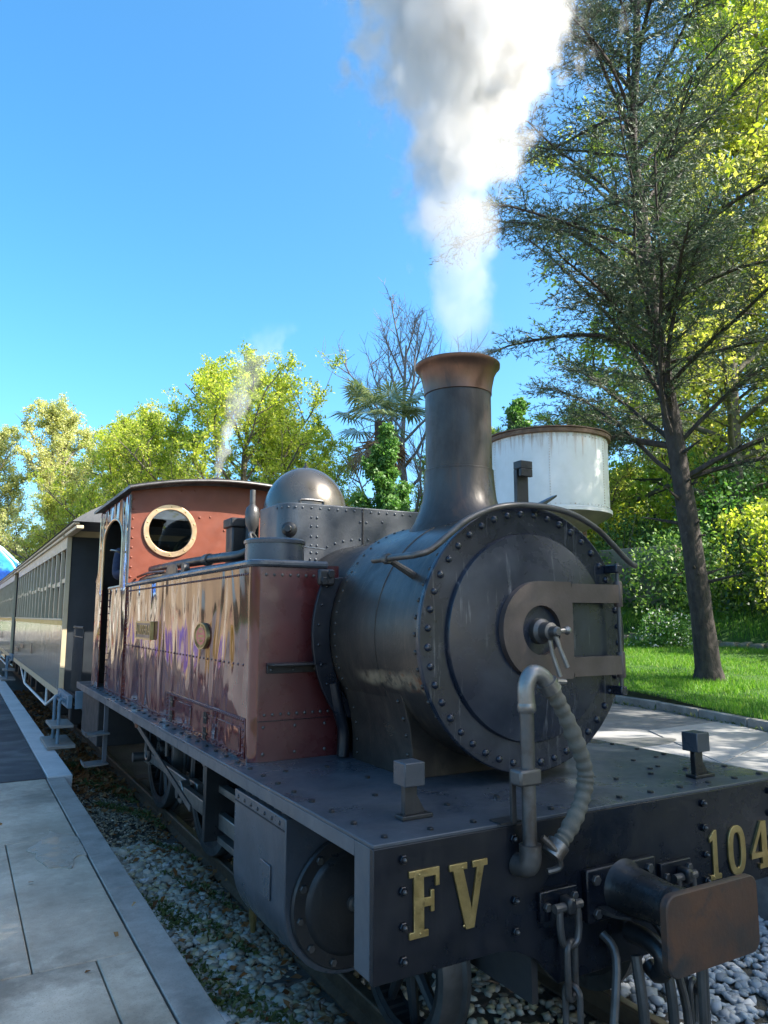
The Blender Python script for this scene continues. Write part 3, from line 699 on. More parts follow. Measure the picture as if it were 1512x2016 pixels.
# frames, footplate, buffer beam
frame = MB()
for sx in (-1, 1): frame.box(sx*0.42-0.015, sx*0.42+0.015, 0.04, 7.3, 0.40, 1.07)
frame.box(-0.40,0.40,0.5,0.53,0.45,1.07); frame.box(-0.40,0.40,2.2,2.23,0.45,1.07); frame.box(-0.40,0.40,6.6,6.63,0.45,1.07)
obj('frame', frame, M['dark'], LOCO)
obj('ashpan', MB().box(-0.38,0.38,4.2,5.1,0.28,1.0), M['dark'], LOCO)
fp = obj('footplate', MB().box(-1.15,1.15,0.0,7.35,1.076,1.09), M['plate'], LOCO, bevel=0.003)
for sx in (-1, 1):
    val = MB()
    for a, b in ((0.142,2.62),(2.625,5.2),(5.205,7.35)): val.box(min(sx*1.149,sx*1.13), max(sx*1.149,sx*1.13), a, b, 1.018, 1.0755)
    obj('valance', val, M['grey_edge'], LOCO, bevel=0.003)
    obj('beam_end', MB().box(min(sx*1.15,sx*1.128), max(sx*1.15,sx*1.128), 0.0265, 0.14, 0.645, 1.0755), M['grey_edge'], LOCO, bevel=0.003)
poly = [(-1.15,0.64),(-0.62,0.64),(-0.54,0.625),(-0.44,0.575),(-0.34,0.47),(0.34,0.47),(0.44,0.575),(0.54,0.625),(0.62,0.64),(1.15,0.64),(1.15,1.0758),(-1.15,1.0758)]
beam = obj('buffer_beam', MB().prism(poly, 'XZ', 0.0, 0.026), M['beam'], LOCO, bevel=0.003)
pts = [(x, 0.065, 1.09) for x in lin(-1.07,1.07,12)] + [(-1.085, 0.27+0.193*i, 1.09) for i in range(34)] + [(1.085, 0.27+0.193*i, 1.09) for i in range(34)]
pts += [(x, 0.33, 1.09) for x in (-0.62,-0.36,0.36,0.60,0.86)] + [(x, 0.62, 1.09) for x in (-0.80,0.80,0.98)] + [(x, 1.28, 1.09) for x in (-0.95,-0.72,0.72,0.95)] + [(-0.66,0.95,1.09),(0.70,0.42,1.09),(0.78,0.44,1.09)]
rivets(fp, pts, (0,0,1), 0.014, 0.010, 'black', 'bolt', True)
bp = []
for x in (-1.035, -0.545, 0.545, 1.035): bp += [(x, 0.0, z) for z in (1.03, 0.925, 0.81, 0.70)]
rivets(beam, bp, (0,-1,0), 0.017, 0.016, 'beam', 'bolt', True)
rivets(beam, [(x, -0.016, z) for (x, y, z) in bp], (0,-1,0), 0.009, 0.014, 'steel_dark', 'stud')
# brass characters
def glyph(ch):
    if ch == 'F': return [[(0,0),(.62,0),(.62,.1),(.48,.1),(.48,.44),(.70,.44),(.70,.35),(.82,.35),(.82,.67),(.70,.67),(.70,.57),(.48,.57),(.48,.88),(.86,.88),(.86,.72),(1,.72),(1,1),(0,1),(0,.9),(.15,.9),(.15,.1),(0,.1)]]
    if ch == 'V': return [[(0,1),(0,.9),(.09,.9),(.40,0),(.62,0),(.90,.9),(1,.9),(1,1),(.60,1),(.60,.9),(.72,.9),(.56,.30),(.36,.9),(.46,.9),(.46,1)]]
    if ch == '1': return [[(.1,0),(.9,0),(.9,.1),(.67,.1),(.67,1),(.48,1),(.14,.86),(.14,.76),(.35,.80),(.35,.1),(.1,.1)]]
    if ch == '4': return [[(0,.24),(1,.24),(1,.35),(0,.35)],[(.55,.35),(.82,.35),(.82,1),(.55,1)],[(.55,.1),(.82,.1),(.82,.24),(.55,.24)],[(.40,0),(.97,0),(.97,.1),(.40,.1)],[(0,.35),(.16,.35),(.55,.80),(.55,1)]]
def letter(ch, x0, x1, z0, z1):
    mb = MB(); f = lambda p: (x0 + p[0]*(x1-x0), z0 + p[1]*(z1-z0))
    if ch == '0':
        n = 32; sp = lambda rx, rz: [f((0.5 + rx*math.copysign(abs(math.cos(a))**0.75, math.cos(a)), 0.5 + rz*math.copysign(abs(math.sin(a))**0.85, math.sin(a)))) for a in [2*PI*k/n for k in range(n)]]
        mb.ringplate(sp(0.5,0.5), sp(0.22,0.36), 'XZ', -0.010, 0.0)
    else:
        for g in glyph(ch): mb.prism([f(p) for p in g], 'XZ', -0.010, 0.0)
    o = obj('letter' if ch in 'FV' else 'numeral', mb, M['brass'], beam, bevel=0.0015 if ch != '4' else 0)
    rivets(o, [(f((0.33,0.94))[0], -0.010, f((0.3,0.93))[1]), (f((0.35,0.06))[0], -0.010, f((0.3,0.06))[1])] if ch in 'FV1' else [], (0,-1,0), 0.005, 0.003, 'brass', 'screw')
letter('F', -1.012, -0.885, 0.762, 0.985); letter('V', -0.842, -0.672, 0.752, 0.980)
letter('1', 0.560, 0.655, 0.695, 0.905); letter('0', 0.70, 0.825, 0.69, 0.905); letter('4', 0.865, 1.01, 0.69, 0.90)

# smokebox
SZ = 1.77; SY = 0.50
sb = obj('smokebox', MB().lathe([(0.60,SY+0.03),(0.62,SY+0.031),(0.62,0.95),(0.624,0.951),(0.624,1.46)], (0,0,SZ), 'Y', 96, False, True), M['smokebox'], LOCO)
rivets(sb, [(0.62*math.cos(a), 0.575, SZ+0.62*math.sin(a)) for a in [R(-58+i*(296/40)) for i in range(41)]], lambda p: (p[0],0,p[2]-SZ), 0.0125, None, 'smokebox')
rivets(sb, [(0.624*math.cos(a), 1.40, SZ+0.624*math.sin(a)) for a in [R(-40+i*(260/46)) for i in range(47)]], lambda p: (p[0],0,p[2]-SZ), 0.009, None, 'smokebox')
n = 96; outer = arc(0, SZ, 0.645, 0, 360, n+1)[:-1]; inner = arc(0, SZ, 0.495, 0, 360, n+1)[:-1]
front = obj('front_ring', MB().ringplate(outer, inner, 'XZ', SY, SY+0.03), M['front'], LOCO, bevel=0.006)
rivets(front, [(0.598*math.cos(a), SY, SZ+0.598*math.sin(a)) for a in [2*PI*(i+0.5)/44 for i in range(44)]], (0,-1,0), 0.0185, 0.015, 'front')
door = obj('smokebox_door', MB().lathe([(0.503,SY+0.02),(0.503,SY-0.012),(0.496,SY-0.024),(0.42,SY-0.034),(0.30,SY-0.046),(0.18,SY-0.054),(0.05,SY-0.058),(0.001,SY-0.058)], (0,0,SZ), 'Y', 96, True, True), M['front'], LOCO)
DZ = 1.80; ys0, ys1 = SY-0.086, SY-0.050
n = 64; out = []; inn = []
for k in range(n):
    a = 2*PI*k/n; ca, sa = math.cos(a), math.sin(a)
    rad = 0.235 if ca <= 0 else min(0.20/max(ca,1e-6), 0.235/max(abs(sa),1e-6))
    out.append((rad*ca, DZ+rad*sa)); inn.append((0.118*ca, DZ+0.118*sa))
strap = MB().ringplate(out, inn, 'XZ', ys0, ys1)
for z0, z1 in ((DZ+0.125, DZ+0.235), (DZ-0.235, DZ-0.125)):
    strap.box(0.20,0.525,ys0,ys1,z0+0.008,z1-0.008)
obj('hinge_strap', strap, M['strap'], door)
hr = MB().tube([(0.538,SY-0.068,DZ-0.33),(0.538,SY-0.068,DZ+0.34)], 0.011, 10)
obj('hinge_rod', hr, M['steel_dark'], door)
for z in (DZ-0.18, DZ+0.18): obj('hinge_knuckle', MB().lathe([(0.02,z-0.065),(0.022,z-0.06),(0.022,z+0.06),(0.02,z+0.065)], (0.538,SY-0.068,0), 'Z', 16), M['strap'], door)
for z in (DZ-0.31, DZ+0.31): obj('hinge_lug', MB().box(0.516,0.560,SY-0.085,SY-0.001,z-0.022,z+0.022), M['front'], door, bevel=0.006)
hub = obj('lock_hub', MB().lathe([(0.062,SY-0.056),(0.060,SY-0.09),(0.045,SY-0.105),(0.042,SY-0.15),(0.026,SY-0.155),(0.024,SY-0.19),(0.016,SY-0.20)], (0,0,DZ-0.005), 'Y', 24, False, True), M['steel_dark'], door)
for (dx, L, yy, tw) in ((0.035, 0.17, SY-0.175, 0.03), (0.02, 0.215, SY-0.13, 0.055)):
    h = MB().lathe([(0.024,yy-0.016),(0.024,yy+0.016)], (0,0,DZ-0.005), 'Y', 16)
    h.tube([(0,yy,DZ-0.02),(dx*0.5,yy-0.01,DZ-L*0.5),(dx+tw*0.3,yy-0.03,DZ-L)], [0.013,0.010,0.011], 10)
    obj('lock_handle', h, M['steel'], door)
obj('lock_ball', MB().lathe([(0.002,-0.022),(0.015,-0.016),(0.022,0),(0.015,0.016),(0.002,0.022)], (0.075,SY-0.175,DZ+0.0), 'X', 14), M['steel'], door)
obj('lock_bar', MB().tube([(0,SY-0.175,DZ-0.005),(0.07,SY-0.175,DZ)], 0.012, 10), M['steel'], door)
# saddle under the smokebox
sp = [(-0.49,1.089),(-0.49,1.22),(-0.505,1.34),(-0.535,1.44),(-0.572,1.54),(0.572,1.54),(0.535,1.44),(0.505,1.34),(0.49,1.22),(0.49,1.089)]
sad = obj('saddle', MB().prism(sp, 'XZ', 0.81, 1.44), M['smokebox'], LOCO, bevel=0.004)
rivets(sad, [(-0.492-0.0, 0.85, z) for z in (1.13,1.2)] + [(-0.50,0.85,1.29),(-0.515,0.85,1.37),(-0.545,0.85,1.455)], (-1,0,0.1), 0.011, None, 'smokebox')
rivets(sad, [(-0.492, 1.38, z) for z in (1.13,1.2)] + [(-0.50,1.38,1.29),(-0.515,1.38,1.37)], (-1,0,0.1), 0.009, None, 'smokebox')
obj('boiler', MB().lathe([(0.58,1.46),(0.58,5.1)], (0,0,SZ), 'Y', 64), M['black'], LOCO)
# dark flange where tank and smokebox meet
for sx in (-1, 1):
    A = [R(150 + i*6) for i in range(15)]
    pr = [(0.632*math.cos(a), SZ+0.632*math.sin(a)) for a in A] + [(0.735*math.cos(a), SZ+0.735*math.sin(a)) for a in reversed(A[1:-3])]
    if sx > 0: pr = [(-x, z) for x, z in pr]
    fl = obj('tank_flange', MB().prism(pr, 'XZ', 1.45, 1.475), M['beam'], LOCO, bevel=0.004)
    rivets(fl, [(sx*-1*0.70*math.cos(a)*-1, 1.45, SZ+0.70*math.sin(a)) for a in [R(158 + i*9) for i in range(6)]], (0,-1,0), 0.010, None, 'beam')
    obj('flange_bracket', MB().box(min(sx*0.615,sx*0.715), max(sx*0.615,sx*0.715), 1.415, 1.449, 2.035, 2.125), M['black'], LOCO, bevel=0.012)
    rivets(fl, [(sx*0.645,1.415,2.10),(sx*0.685,1.415,2.06)], (0,-1,0), 0.022, 0.016, 'black', 'bolt', True)
    lp = spline([(sx*0.60,1.46,1.50),(sx*0.57,1.46,1.36),(sx*0.53,1.47,1.24),(sx*0.535,1.47,1.10)], 5)
    obj('lagging_pipe', MB().tube(lp, [0.034]*len(lp), 12), M['beam'], LOCO)

# chimney
CY = 1.08; CR = 0.190
flare = [(0.290,2.30),(0.290,2.325),(0.258,2.36),(0.230,2.41),(0.212,2.46),(0.204,2.52),(0.199,2.60),(0.198,2.675)]
ch = obj('chimney', MB().lathe([(CR,2.60),(CR,2.676),(CR,3.13),(CR-0.015,3.131)], (0,CY,0), 'Z', 64, False, False), M['chimney'], LOCO)
mb = MB(); n = 64        # base skirt follows the round smokebox
V = []
for (r, h) in flare:
    for k in range(n):
        a = 2*PI*k/n; x = r*math.cos(a)
        drop = (SZ + math.sqrt(max(0.0, 0.62**2 - x*x))) - (SZ+0.62)
        w = max(0.0, min(1.0, (2.56-h)/0.22))
        V.append((x, CY + r*math.sin(a), h + 0.065 + drop*w if h < 2.56 else h + 0.065*max(0,(2.675-h)/0.115)))
F = [(i*n+k, i*n+(k+1) % n, (i+1)*n+(k+1) % n, (i+1)*n+k) for i in range(len(flare)-1) for k in range(n)]
obj('chimney_base', mb.add(V, F), M['chimney'], ch)
cap = MB().lathe([(CR+0.001,3.128),(CR+0.006,3.131),(CR+0.007,3.165),(CR+0.014,3.20),(CR+0.024,3.245),(CR+0.045,3.282),(CR+0.056,3.292),(CR+0.057,3.309),(CR+0.046,3.313),(CR+0.030,3.29),(CR-0.005,3.24),(CR-0.015,3.13),(CR-0.015,2.7)], (0,CY,0), 'Z', 72, False, False)
obj('chimney_cap', cap, M['copper'], ch, angle=50)
obj('chimney_throat', MB().lathe([(CR-0.016,2.72),(0.001,2.72)], (0,CY,0), 'Z', 32, False, True), M['dark'], ch)
obj('chimney_band', MB().lathe([(CR+0.001,2.672),(CR+0.008,2.676),(CR+0.008,2.684),(CR+0.001,2.688)], (0,CY,0), 'Z', 64, False, False), M['chimney'], ch)

# dome and sand box
dm = [(0.345,2.10),(0.342,2.70)] + [(0.342*math.cos(R(a)), 2.70 + 0.385*math.sin(R(a))) for a in range(8, 90, 6)] + [(0.03,3.086)]
dome = obj('steam_dome', MB().lathe(dm, (0,3.27,0), 'Z', 72, False, True), M['dome'], LOCO, angle=60)
obj('dome_finial', MB().lathe([(0.022,3.084),(0.022,3.10),(0.009,3.104),(0.008,3.13),(0.004,3.132)], (0,3.27,0), 'Z', 14), M['black'], dome)
def roundbox(x0, x1, y0, y1, r, n=7):
    P = []
    for (cx, cy_, a0) in ((x1-r,y0+r,-90),(x1-r,y1-r,0),(x0+r,y1-r,90),(x0+r,y0+r,180)):
        for i in range(n): a = R(a0 + 90*i/(n-1)); P.append((cx+r*math.cos(a), cy_+r*math.sin(a)))
    return P
bx = MB()
bx.prism(roundbox(-0.60,0.60,2.25,2.80,0.13), 'XY', 2.215, 2.625)
box = obj('sand_box', bx, M['plate'], LOCO, bevel=0.006)
obj('joint_strip', MB().box(-0.004,0.004,2.244,2.2495,2.225,2.615), M['dark'], box)
rp = [(x, 2.25, 2.595) for x in lin(-0.46,0.46,15)] + [(x, 2.25, 2.245) for x in (-0.46,-0.40,-0.36,-0.30)]
for x in (-0.395,-0.352): rp += [(x, 2.25, z) for z in (2.53,2.47,2.40,2.34,2.29)]
rp += [(0.628*math.cos(R(a)), 2.25, SZ+0.628*math.sin(R(a))) for a in (116,110,104,98,92,86,80,74,68)]
rp += [(-0.02,2.25,2.52),(0.03,2.25,2.52),(0.16,2.25,2.53)]
rivets(box, rp, (0,-1,0), 0.0095, None, 'plate')
rivets(box, [(-0.47-0.13*math.sin(R(a)), 2.38-0.13*math.cos(R(a)), 2.595) for a in (18,40,62,84)], lambda p: (p[0]+0.47, p[1]-2.38, 0), 0.0095, None, 'plate')
k = obj('wash_plug', MB().lathe([(0.052,0),(0.05,0.03),(0.035,0.04),(0.026,0.042),(0.026,0.075),(0.022,0.08)], (0,0,0), 'Z', 20, False, True), M['black'], box, loc=(-0.545,2.268,2.44))
k.rotation_euler = Vector((-0.55,-0.83,0)).to_track_quat('Z','Y').to_euler()
lid = MB().box(-0.42,-0.22,2.40,2.60,2.626,2.64); obj('box_lid', lid, M['plate'], box, bevel=0.005)
obj('lid_handle', MB().tube(spline([(-0.40,2.42,2.64),(-0.40,2.42,2.675),(-0.24,2.42,2.675),(-0.24,2.42,2.64)], 4), 0.010, 8), M['black'], box)

# side tanks with glossy flanks
def side_tank(sx):
    x0, x1 = (-1.04, -0.52) if sx < 0 else (0.52, 1.04)
    P = []
    r = 0.055
    if sx < 0:
        P = [(x1,1.57)] + [] 
        P = [(x1, 1.57), (x1, 5.12), (x0, 5.12)] + [(x0+r+r*math.cos(R(a)), 1.57+r+r*math.sin(R(a))) for a in (180,195,210,225,240,255,270)]
    else:
        P = [(x0, 1.57)] + [(x1-r+r*math.cos(R(a)), 1.57+r+r*math.sin(R(a))) for a in (270,285,300,315,330,345,360)] + [(x1, 5.12), (x0, 5.12)]
    mb = MB().prism(P, 'XY', 1.091, 2.155)
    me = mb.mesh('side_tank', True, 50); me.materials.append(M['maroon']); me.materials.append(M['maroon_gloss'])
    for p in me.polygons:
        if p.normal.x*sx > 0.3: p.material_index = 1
    tk = obj('side_tank', me, None, LOCO)
    if sx < 0: tk['label'] = 'glossy maroon side tank with brass plates'
    xe = sx*1.042
    bead = [(xe,5.12,2.158),(xe,1.66,2.158)] + [(sx*(0.985+0.057*math.cos(R(a))), 1.625-0.057*math.sin(R(a)), 2.158) for a in (15,30,45,60,75)] + [(sx*0.96,1.568,2.158),(sx*0.60,1.568,2.158)]
    obj('top_bead', MB().tube(bead, 0.021, 10), M['plate'], tk)
    return tk
tank = side_tank(-1); side_tank(1)
XO = -1.04
runs = [(XO, y, 2.10) for y in lin(1.66,5.06,92)] + [(XO, y, 1.597) for y in lin(1.70,5.02,40)] + [(XO, y, 1.118) for y in lin(3.45,5.08,46)] + [(XO, 5.09, z) for z in lin(1.15,2.08,24)] + [(XO, y, 2.127) for y in ()]
rivet_run(tank, runs, (-1,0,0), 0.0085, 'maroon')
tr = [(x, 1.57, 2.095) for x in lin(-0.965,-0.63,8)] + [(x, 1.57, 1.335) for x in lin(-0.96,-0.58,9)] + [(-0.585,1.57,z) for z in (1.40,1.46,1.52)] + [(x, 1.57, z) for x in (-0.965,-0.78,-0.60) for z in (1.27,1.13)]
rivets(tank, tr, (0,-1,0), 0.0095, 0.007, 'steel_dark')
obj('seam_strip', MB().box(-1.0,-0.56,1.566,1.5695,1.300,1.304), M['beam'], tank)
step = MB().box(-0.955,-0.635,1.45,1.5695,1.600,1.612); step.box(-0.955,-0.635,1.556,1.5695,1.555,1.5995)
st_ = obj('lamp_step', step, M['black'], tank, bevel=0.003)
rivets(st_, [(x,1.556,1.575) for x in (-0.93,-0.80,-0.67)], (0,-1,0), 0.010, None, 'steel_dark')
# hatch on the flank
hp = MB().box(XO-0.006, XO-0.0005, 1.64, 3.38, 1.10, 1.315)
ht = obj('inspection_panel', hp, M['maroon_gloss'], tank, bevel=0.003)
rivet_run(ht, [(XO-0.006, y, 1.302) for y in lin(1.66,3.36,52)] + [(XO-0.006, y, 1.115) for y in lin(1.66,3.36,26)] + [(XO-0.006, 3.36, z) for z in lin(1.13,1.29,7)] + [(XO-0.006,1.66,z) for z in lin(1.13,1.29,5)] + [(XO-0.006,2.72,z) for z in lin(1.13,1.25,4)], (-1,0,0), 0.0085, 'maroon')
for a, b, c_, d in ((2.70,3.28,1.14,1.275), (1.70,2.38,1.13,1.262)):
    obj('hatch_door', MB().box(XO-0.0105, XO-0.0065, a, b, c_, d), M['maroon_gloss'], ht, bevel=0.002)
for (y, z) in ((3.20,1.255),(3.20,1.16),(2.36,1.24),(2.36,1.145)):
    hh = MB().tube([(XO-0.018,y,z-0.035),(XO-0.018,y,z+0.035)], 0.006, 8); hh.tube([(XO-0.018,y-0.035,z-0.035),(XO-0.018,y-0.035,z+0.035)], 0.006, 8); hh.tube([(XO-0.016,y-0.055,z),(XO-0.016,y+0.02,z)], 0.006, 8)
    obj('hatch_hinge', hh, M['black'], ht)
# name plate and oval builder's plate
npl = obj('name_plate', MB().box(XO-0.028, XO-0.001, 3.90, 4.47, 1.672, 1.822), M['brass'], tank, bevel=0.003)
rim = MB()
for (a, b, c_, d) in ((3.90,4.47,1.672,1.684),(3.90,4.47,1.810,1.822),(3.90,3.915,1.6845,1.8095),(4.455,4.47,1.6845,1.8095)): rim.box(XO-0.034, XO-0.0285, a, b, c_, d)
obj('plate_rim', rim, M['brass'], npl)
obj('plate_field', MB().box(XO-0.0295, XO-0.0285, 3.918, 4.452, 1.687, 1.807), M['strap'], npl)
fc = bpy.data.curves.new('name_letters', 'FONT'); fc.body = 'AURRERA'; fc.size = 0.118; fc.extrude = 0.003; fc.align_x = 'CENTER'; fc.align_y = 'CENTER'; fc.space_character = 1.08
fo = bpy.data.objects.new('name_letters_tmp', fc); COL.objects.link(fo)
dg = bpy.context.evaluated_depsgraph_get(); fme = bpy.data.meshes.new_from_object(fo.evaluated_get(dg)); bpy.data.objects.remove(fo)
fme.materials.clear(); fme.materials.append(M['brass'])
obj('name_lettering', fme, None, npl, loc=(XO-0.0325, 4.185, 1.747), rot=(PI/2, 0, -PI/2))
red = pbr('red_enamel', (0.42,0.06,0.045), (0.50,0.09,0.07), 6, (0.35,0.5))
def oval(ry, rz, n=40): return [(2.485 + ry*math.cos(2*PI*k/n), 1.738 + rz*math.sin(2*PI*k/n)) for k in range(n)]
bpl = obj('builder_plate', MB().prism(oval(0.145,0.084), 'YZ', XO-0.020, XO-0.001), M['brass'], tank, bevel=0.002)
obj('plate_enamel', MB().prism(oval(0.100,0.056), 'YZ', XO-0.0225, XO-0.0205), red, bpl)
obj('plate_ring', MB().ringplate(oval(0.145,0.084), oval(0.137,0.077), 'YZ', XO-0.025, XO-0.0205), M['brass'], bpl)
mk = MB()
for k in range(34):
    a = 2*PI*k/34
    if k % 9 == 8: continue
    y, z = 2.485 + 0.119*math.cos(a), 1.738 + 0.067*math.sin(a)
    mk.obox((XO-0.022, y, z), (0.0015,0,0), Vector((0,-math.sin(a),math.cos(a)))*0.0018, Vector((0,math.cos(a),math.sin(a)))*0.006)
for z, w in ((1.768,0.045),(1.738,0.075),(1.708,0.045)):
    for i in range(int(w/0.011)): mk.box(XO-0.0245, XO-0.0226, 2.485-w+i*0.022, 2.485-w+i*0.022+0.012, z-0.008, z+0.008)
obj('plate_marks', mk, M['brass'], bpl)
# fittings on the tank top
fl = obj('water_filler', MB().lathe([(0.182,2.15),(0.182,2.305),(0.19,2.306),(0.192,2.325),(0.18,2.334),(0.001,2.338)], (-0.752,2.0,0), 'Z', 48, False, True), M['plate'], LOCO)
obj('filler_clasp', MB().tube(spline([(-0.86,2.12,2.33),(-0.87,2.13,2.375),(-0.84,2.16,2.385),(-0.80,2.17,2.34)], 4), 0.011, 8), M['steel_dark'], fl)
obj('filler_latch', MB().tube([(-0.57,1.97,2.30),(-0.44,1.93,2.285)], 0.005, 6), M['steel'], fl)
pp = spline([(-0.86,4.9,2.30),(-0.80,4.2,2.31),(-0.72,3.3,2.31),(-0.66,2.9,2.31),(-0.60,2.75,2.36)], 5)
pipe = obj('tank_pipe', MB().tube(pp, 0.038, 12), M['black'], LOCO)
obj('pipe_clamp', MB().tube([(-0.742,3.52,2.31),(-0.735,3.44,2.31)], 0.048, 14), M['steel_dark'], pipe)
obj('lower_pipe', MB().tube(spline([(-0.92,5.05,2.20),(-0.90,4.6,2.22),(-0.80,3.4,2.22),(-0.72,2.5,2.22)], 5), 0.03, 10), M['black'], LOCO)
obj('thin_pipe', MB().tube(spline([(-0.95,5.1,2.24),(-0.93,4.7,2.26),(-0.90,4.2,2.25)], 5), 0.012, 8), M['copper'], LOCO)
dk = obj('tank_cover', MB().prism(roundbox(-0.98,-0.62,2.75,4.05,0.05), 'XY', 2.156, 2.20), M['black'], LOCO, bevel=0.008)
obj('gauge_plate', MB().prism([(4.05,2.16),(3.70,2.16),(3.70,2.25),(3.75,2.29),(4.0,2.29),(4.05,2.25)], 'YZ', -0.93, -0.92), M['black'], LOCO, bevel=0.003)
for (y, r) in ((3.55,0.05),(3.92,0.03)): obj('valve_wheel', MB().lathe([(r,-0.02),(r,0.02),(r*0.6,0.03)], (-0.90,y,2.235), 'X', 16), M['black'], LOCO)
wl_ = MB().lathe([(0.022,2.20),(0.022,2.50),(0.03,2.53),(0.052,2.57),(0.056,2.66),(0.046,2.70),(0.026,2.72),(0.022,2.725),(0.022,2.84),(0.016,2.842)], (-0.50,3.14,0), 'Z', 20)
obj('whistle', wl_, M['steel_dark'], LOCO)
pm = MB().box(-0.50,-0.36,3.62,3.80,2.30,2.62); pm.box(-0.52,-0.34,3.60,3.82,2.60,2.68)
pump = obj('air_pump', pm, M['black'], LOCO, bevel=0.012)
obj('pump_barrel', MB().lathe([(0.06,2.3),(0.06,2.69),(0.045,2.72)], (-0.34,3.60,0), 'Z', 20), M['black'], pump)

# cab
def holed(poly, c, r, y0, y1, n=48):
    """convex panel with a round hole, as one ring plate"""
    A = sorted(set([2*PI*k/n - PI for k in range(n)] + [math.atan2(q[1]-c[1], q[0]-c[0]) for q in poly]))
    B = [];
    for a in A:
        if not B or a - B[-1] > 1e-4: B.append(a)
    out = []
    for a in B:
        d = (math.cos(a), math.sin(a)); best = None
        for i in range(len(poly)):
            p, q = poly[i], poly[(i+1) % len(poly)]; ex, ez = q[0]-p[0], q[1]-p[1]
            den = d[0]*ez - d[1]*ex
            if abs(den) < 1e-9: continue
            t_ = ((p[0]-c[0])*ez - (p[1]-c[1])*ex)/den; u = ((p[0]-c[0])*d[1] - (p[1]-c[1])*d[0])/den
            if t_ > 0 and -1e-6 <= u <= 1+1e-6 and (best is None or t_ < best): best = t_
        out.append((c[0]+d[0]*best, c[1]+d[1]*best))
    return out, [(c[0]+r*math.cos(a), c[1]+r*math.sin(a)) for a in B]
cabz = lambda x: 3.205 - 0.13*(x/1.05)**2
cab = obj('cab_front', MB(), M['red_cab'], LOCO)
mb = MB()
for sx in (-1, 1):
    xs = lin(-1.04,-0.27,8); P = [(-1.04,1.62),(-0.27,1.62)] + [(x, cabz(x)) for x in reversed(xs)]
    o_, i_ = holed(P, (-0.652,2.706), 0.218, 0, 0)
    if sx > 0: o_ = [(-a, b) for a, b in o_]; i_ = [(-a, b) for a, b in i_]
    mb.ringplate(o_, i_, 'XZ', 5.121, 5.135)
P = [(-0.27,1.62),(0.27,1.62)] + [(x, cabz(x)) for x in reversed(lin(-0.27,0.27,6))]
mb.prism(P, 'XZ', 5.121, 5.135)
cab.data = mb.mesh('cab_front', True, 40); cab.data.materials.append(M['red_cab'])
t = NT('porthole_glass'); tr_ = t.new('ShaderNodeBsdfTransparent'); gl = t.new('ShaderNodeBsdfGlossy'); gl.inputs['Roughness'].default_value = 0.02
fr = t.new('ShaderNodeFresnel'); fr.inputs[0].default_value = 1.5; mx = t.new('ShaderNodeMixShader'); t.link(fr.outputs[0], mx.inputs[0]); t.link(tr_.outputs[0], mx.inputs[1]); t.link(gl.outputs[0], mx.inputs[2]); t.link(mx.outputs[0], t.out.inputs['Surface'])
tr_.inputs[0].default_value = (0.55,0.58,0.58,1); M['pane'] = t.m
for sx in (-1, 1):
    n = 64; c0 = sx*0.652
    ring = obj('porthole_rim', MB().ringplate(arc(c0,2.706,0.264,0,360,n+1)[:-1], arc(c0,2.706,0.212,0,360,n+1)[:-1], 'XZ', 5.098, 5.1205), M['brass_trim'], cab, bevel=0.004)
    rivets(ring, [(c0+0.24*math.cos(a), 5.098, 2.706+0.24*math.sin(a)) for a in [2*PI*(k+0.5)/10 for k in range(10)]], (0,-1,0), 0.009, 0.005, 'brass', 'screw')
    obj('porthole_pane', MB().lathe([(0.216,5.126),(0.216,5.130)], (c0,0,2.706), 'Y', 40), M['pane'], cab, smooth=False)
rivets(cab, [(-1.015, 5.121, z) for z in lin(2.24,3.0,9)] + [(-0.36,5.121,2.86),(-0.25,5.121,2.87),(-0.10,5.121,2.74)] + [(x,5.121,cabz(x)-0.05) for x in (-0.55,-0.42)] + [(x,5.121,2.27) for x in (-0.86,-0.80)], (0,-1,0), 0.012, None, 'red_cab')
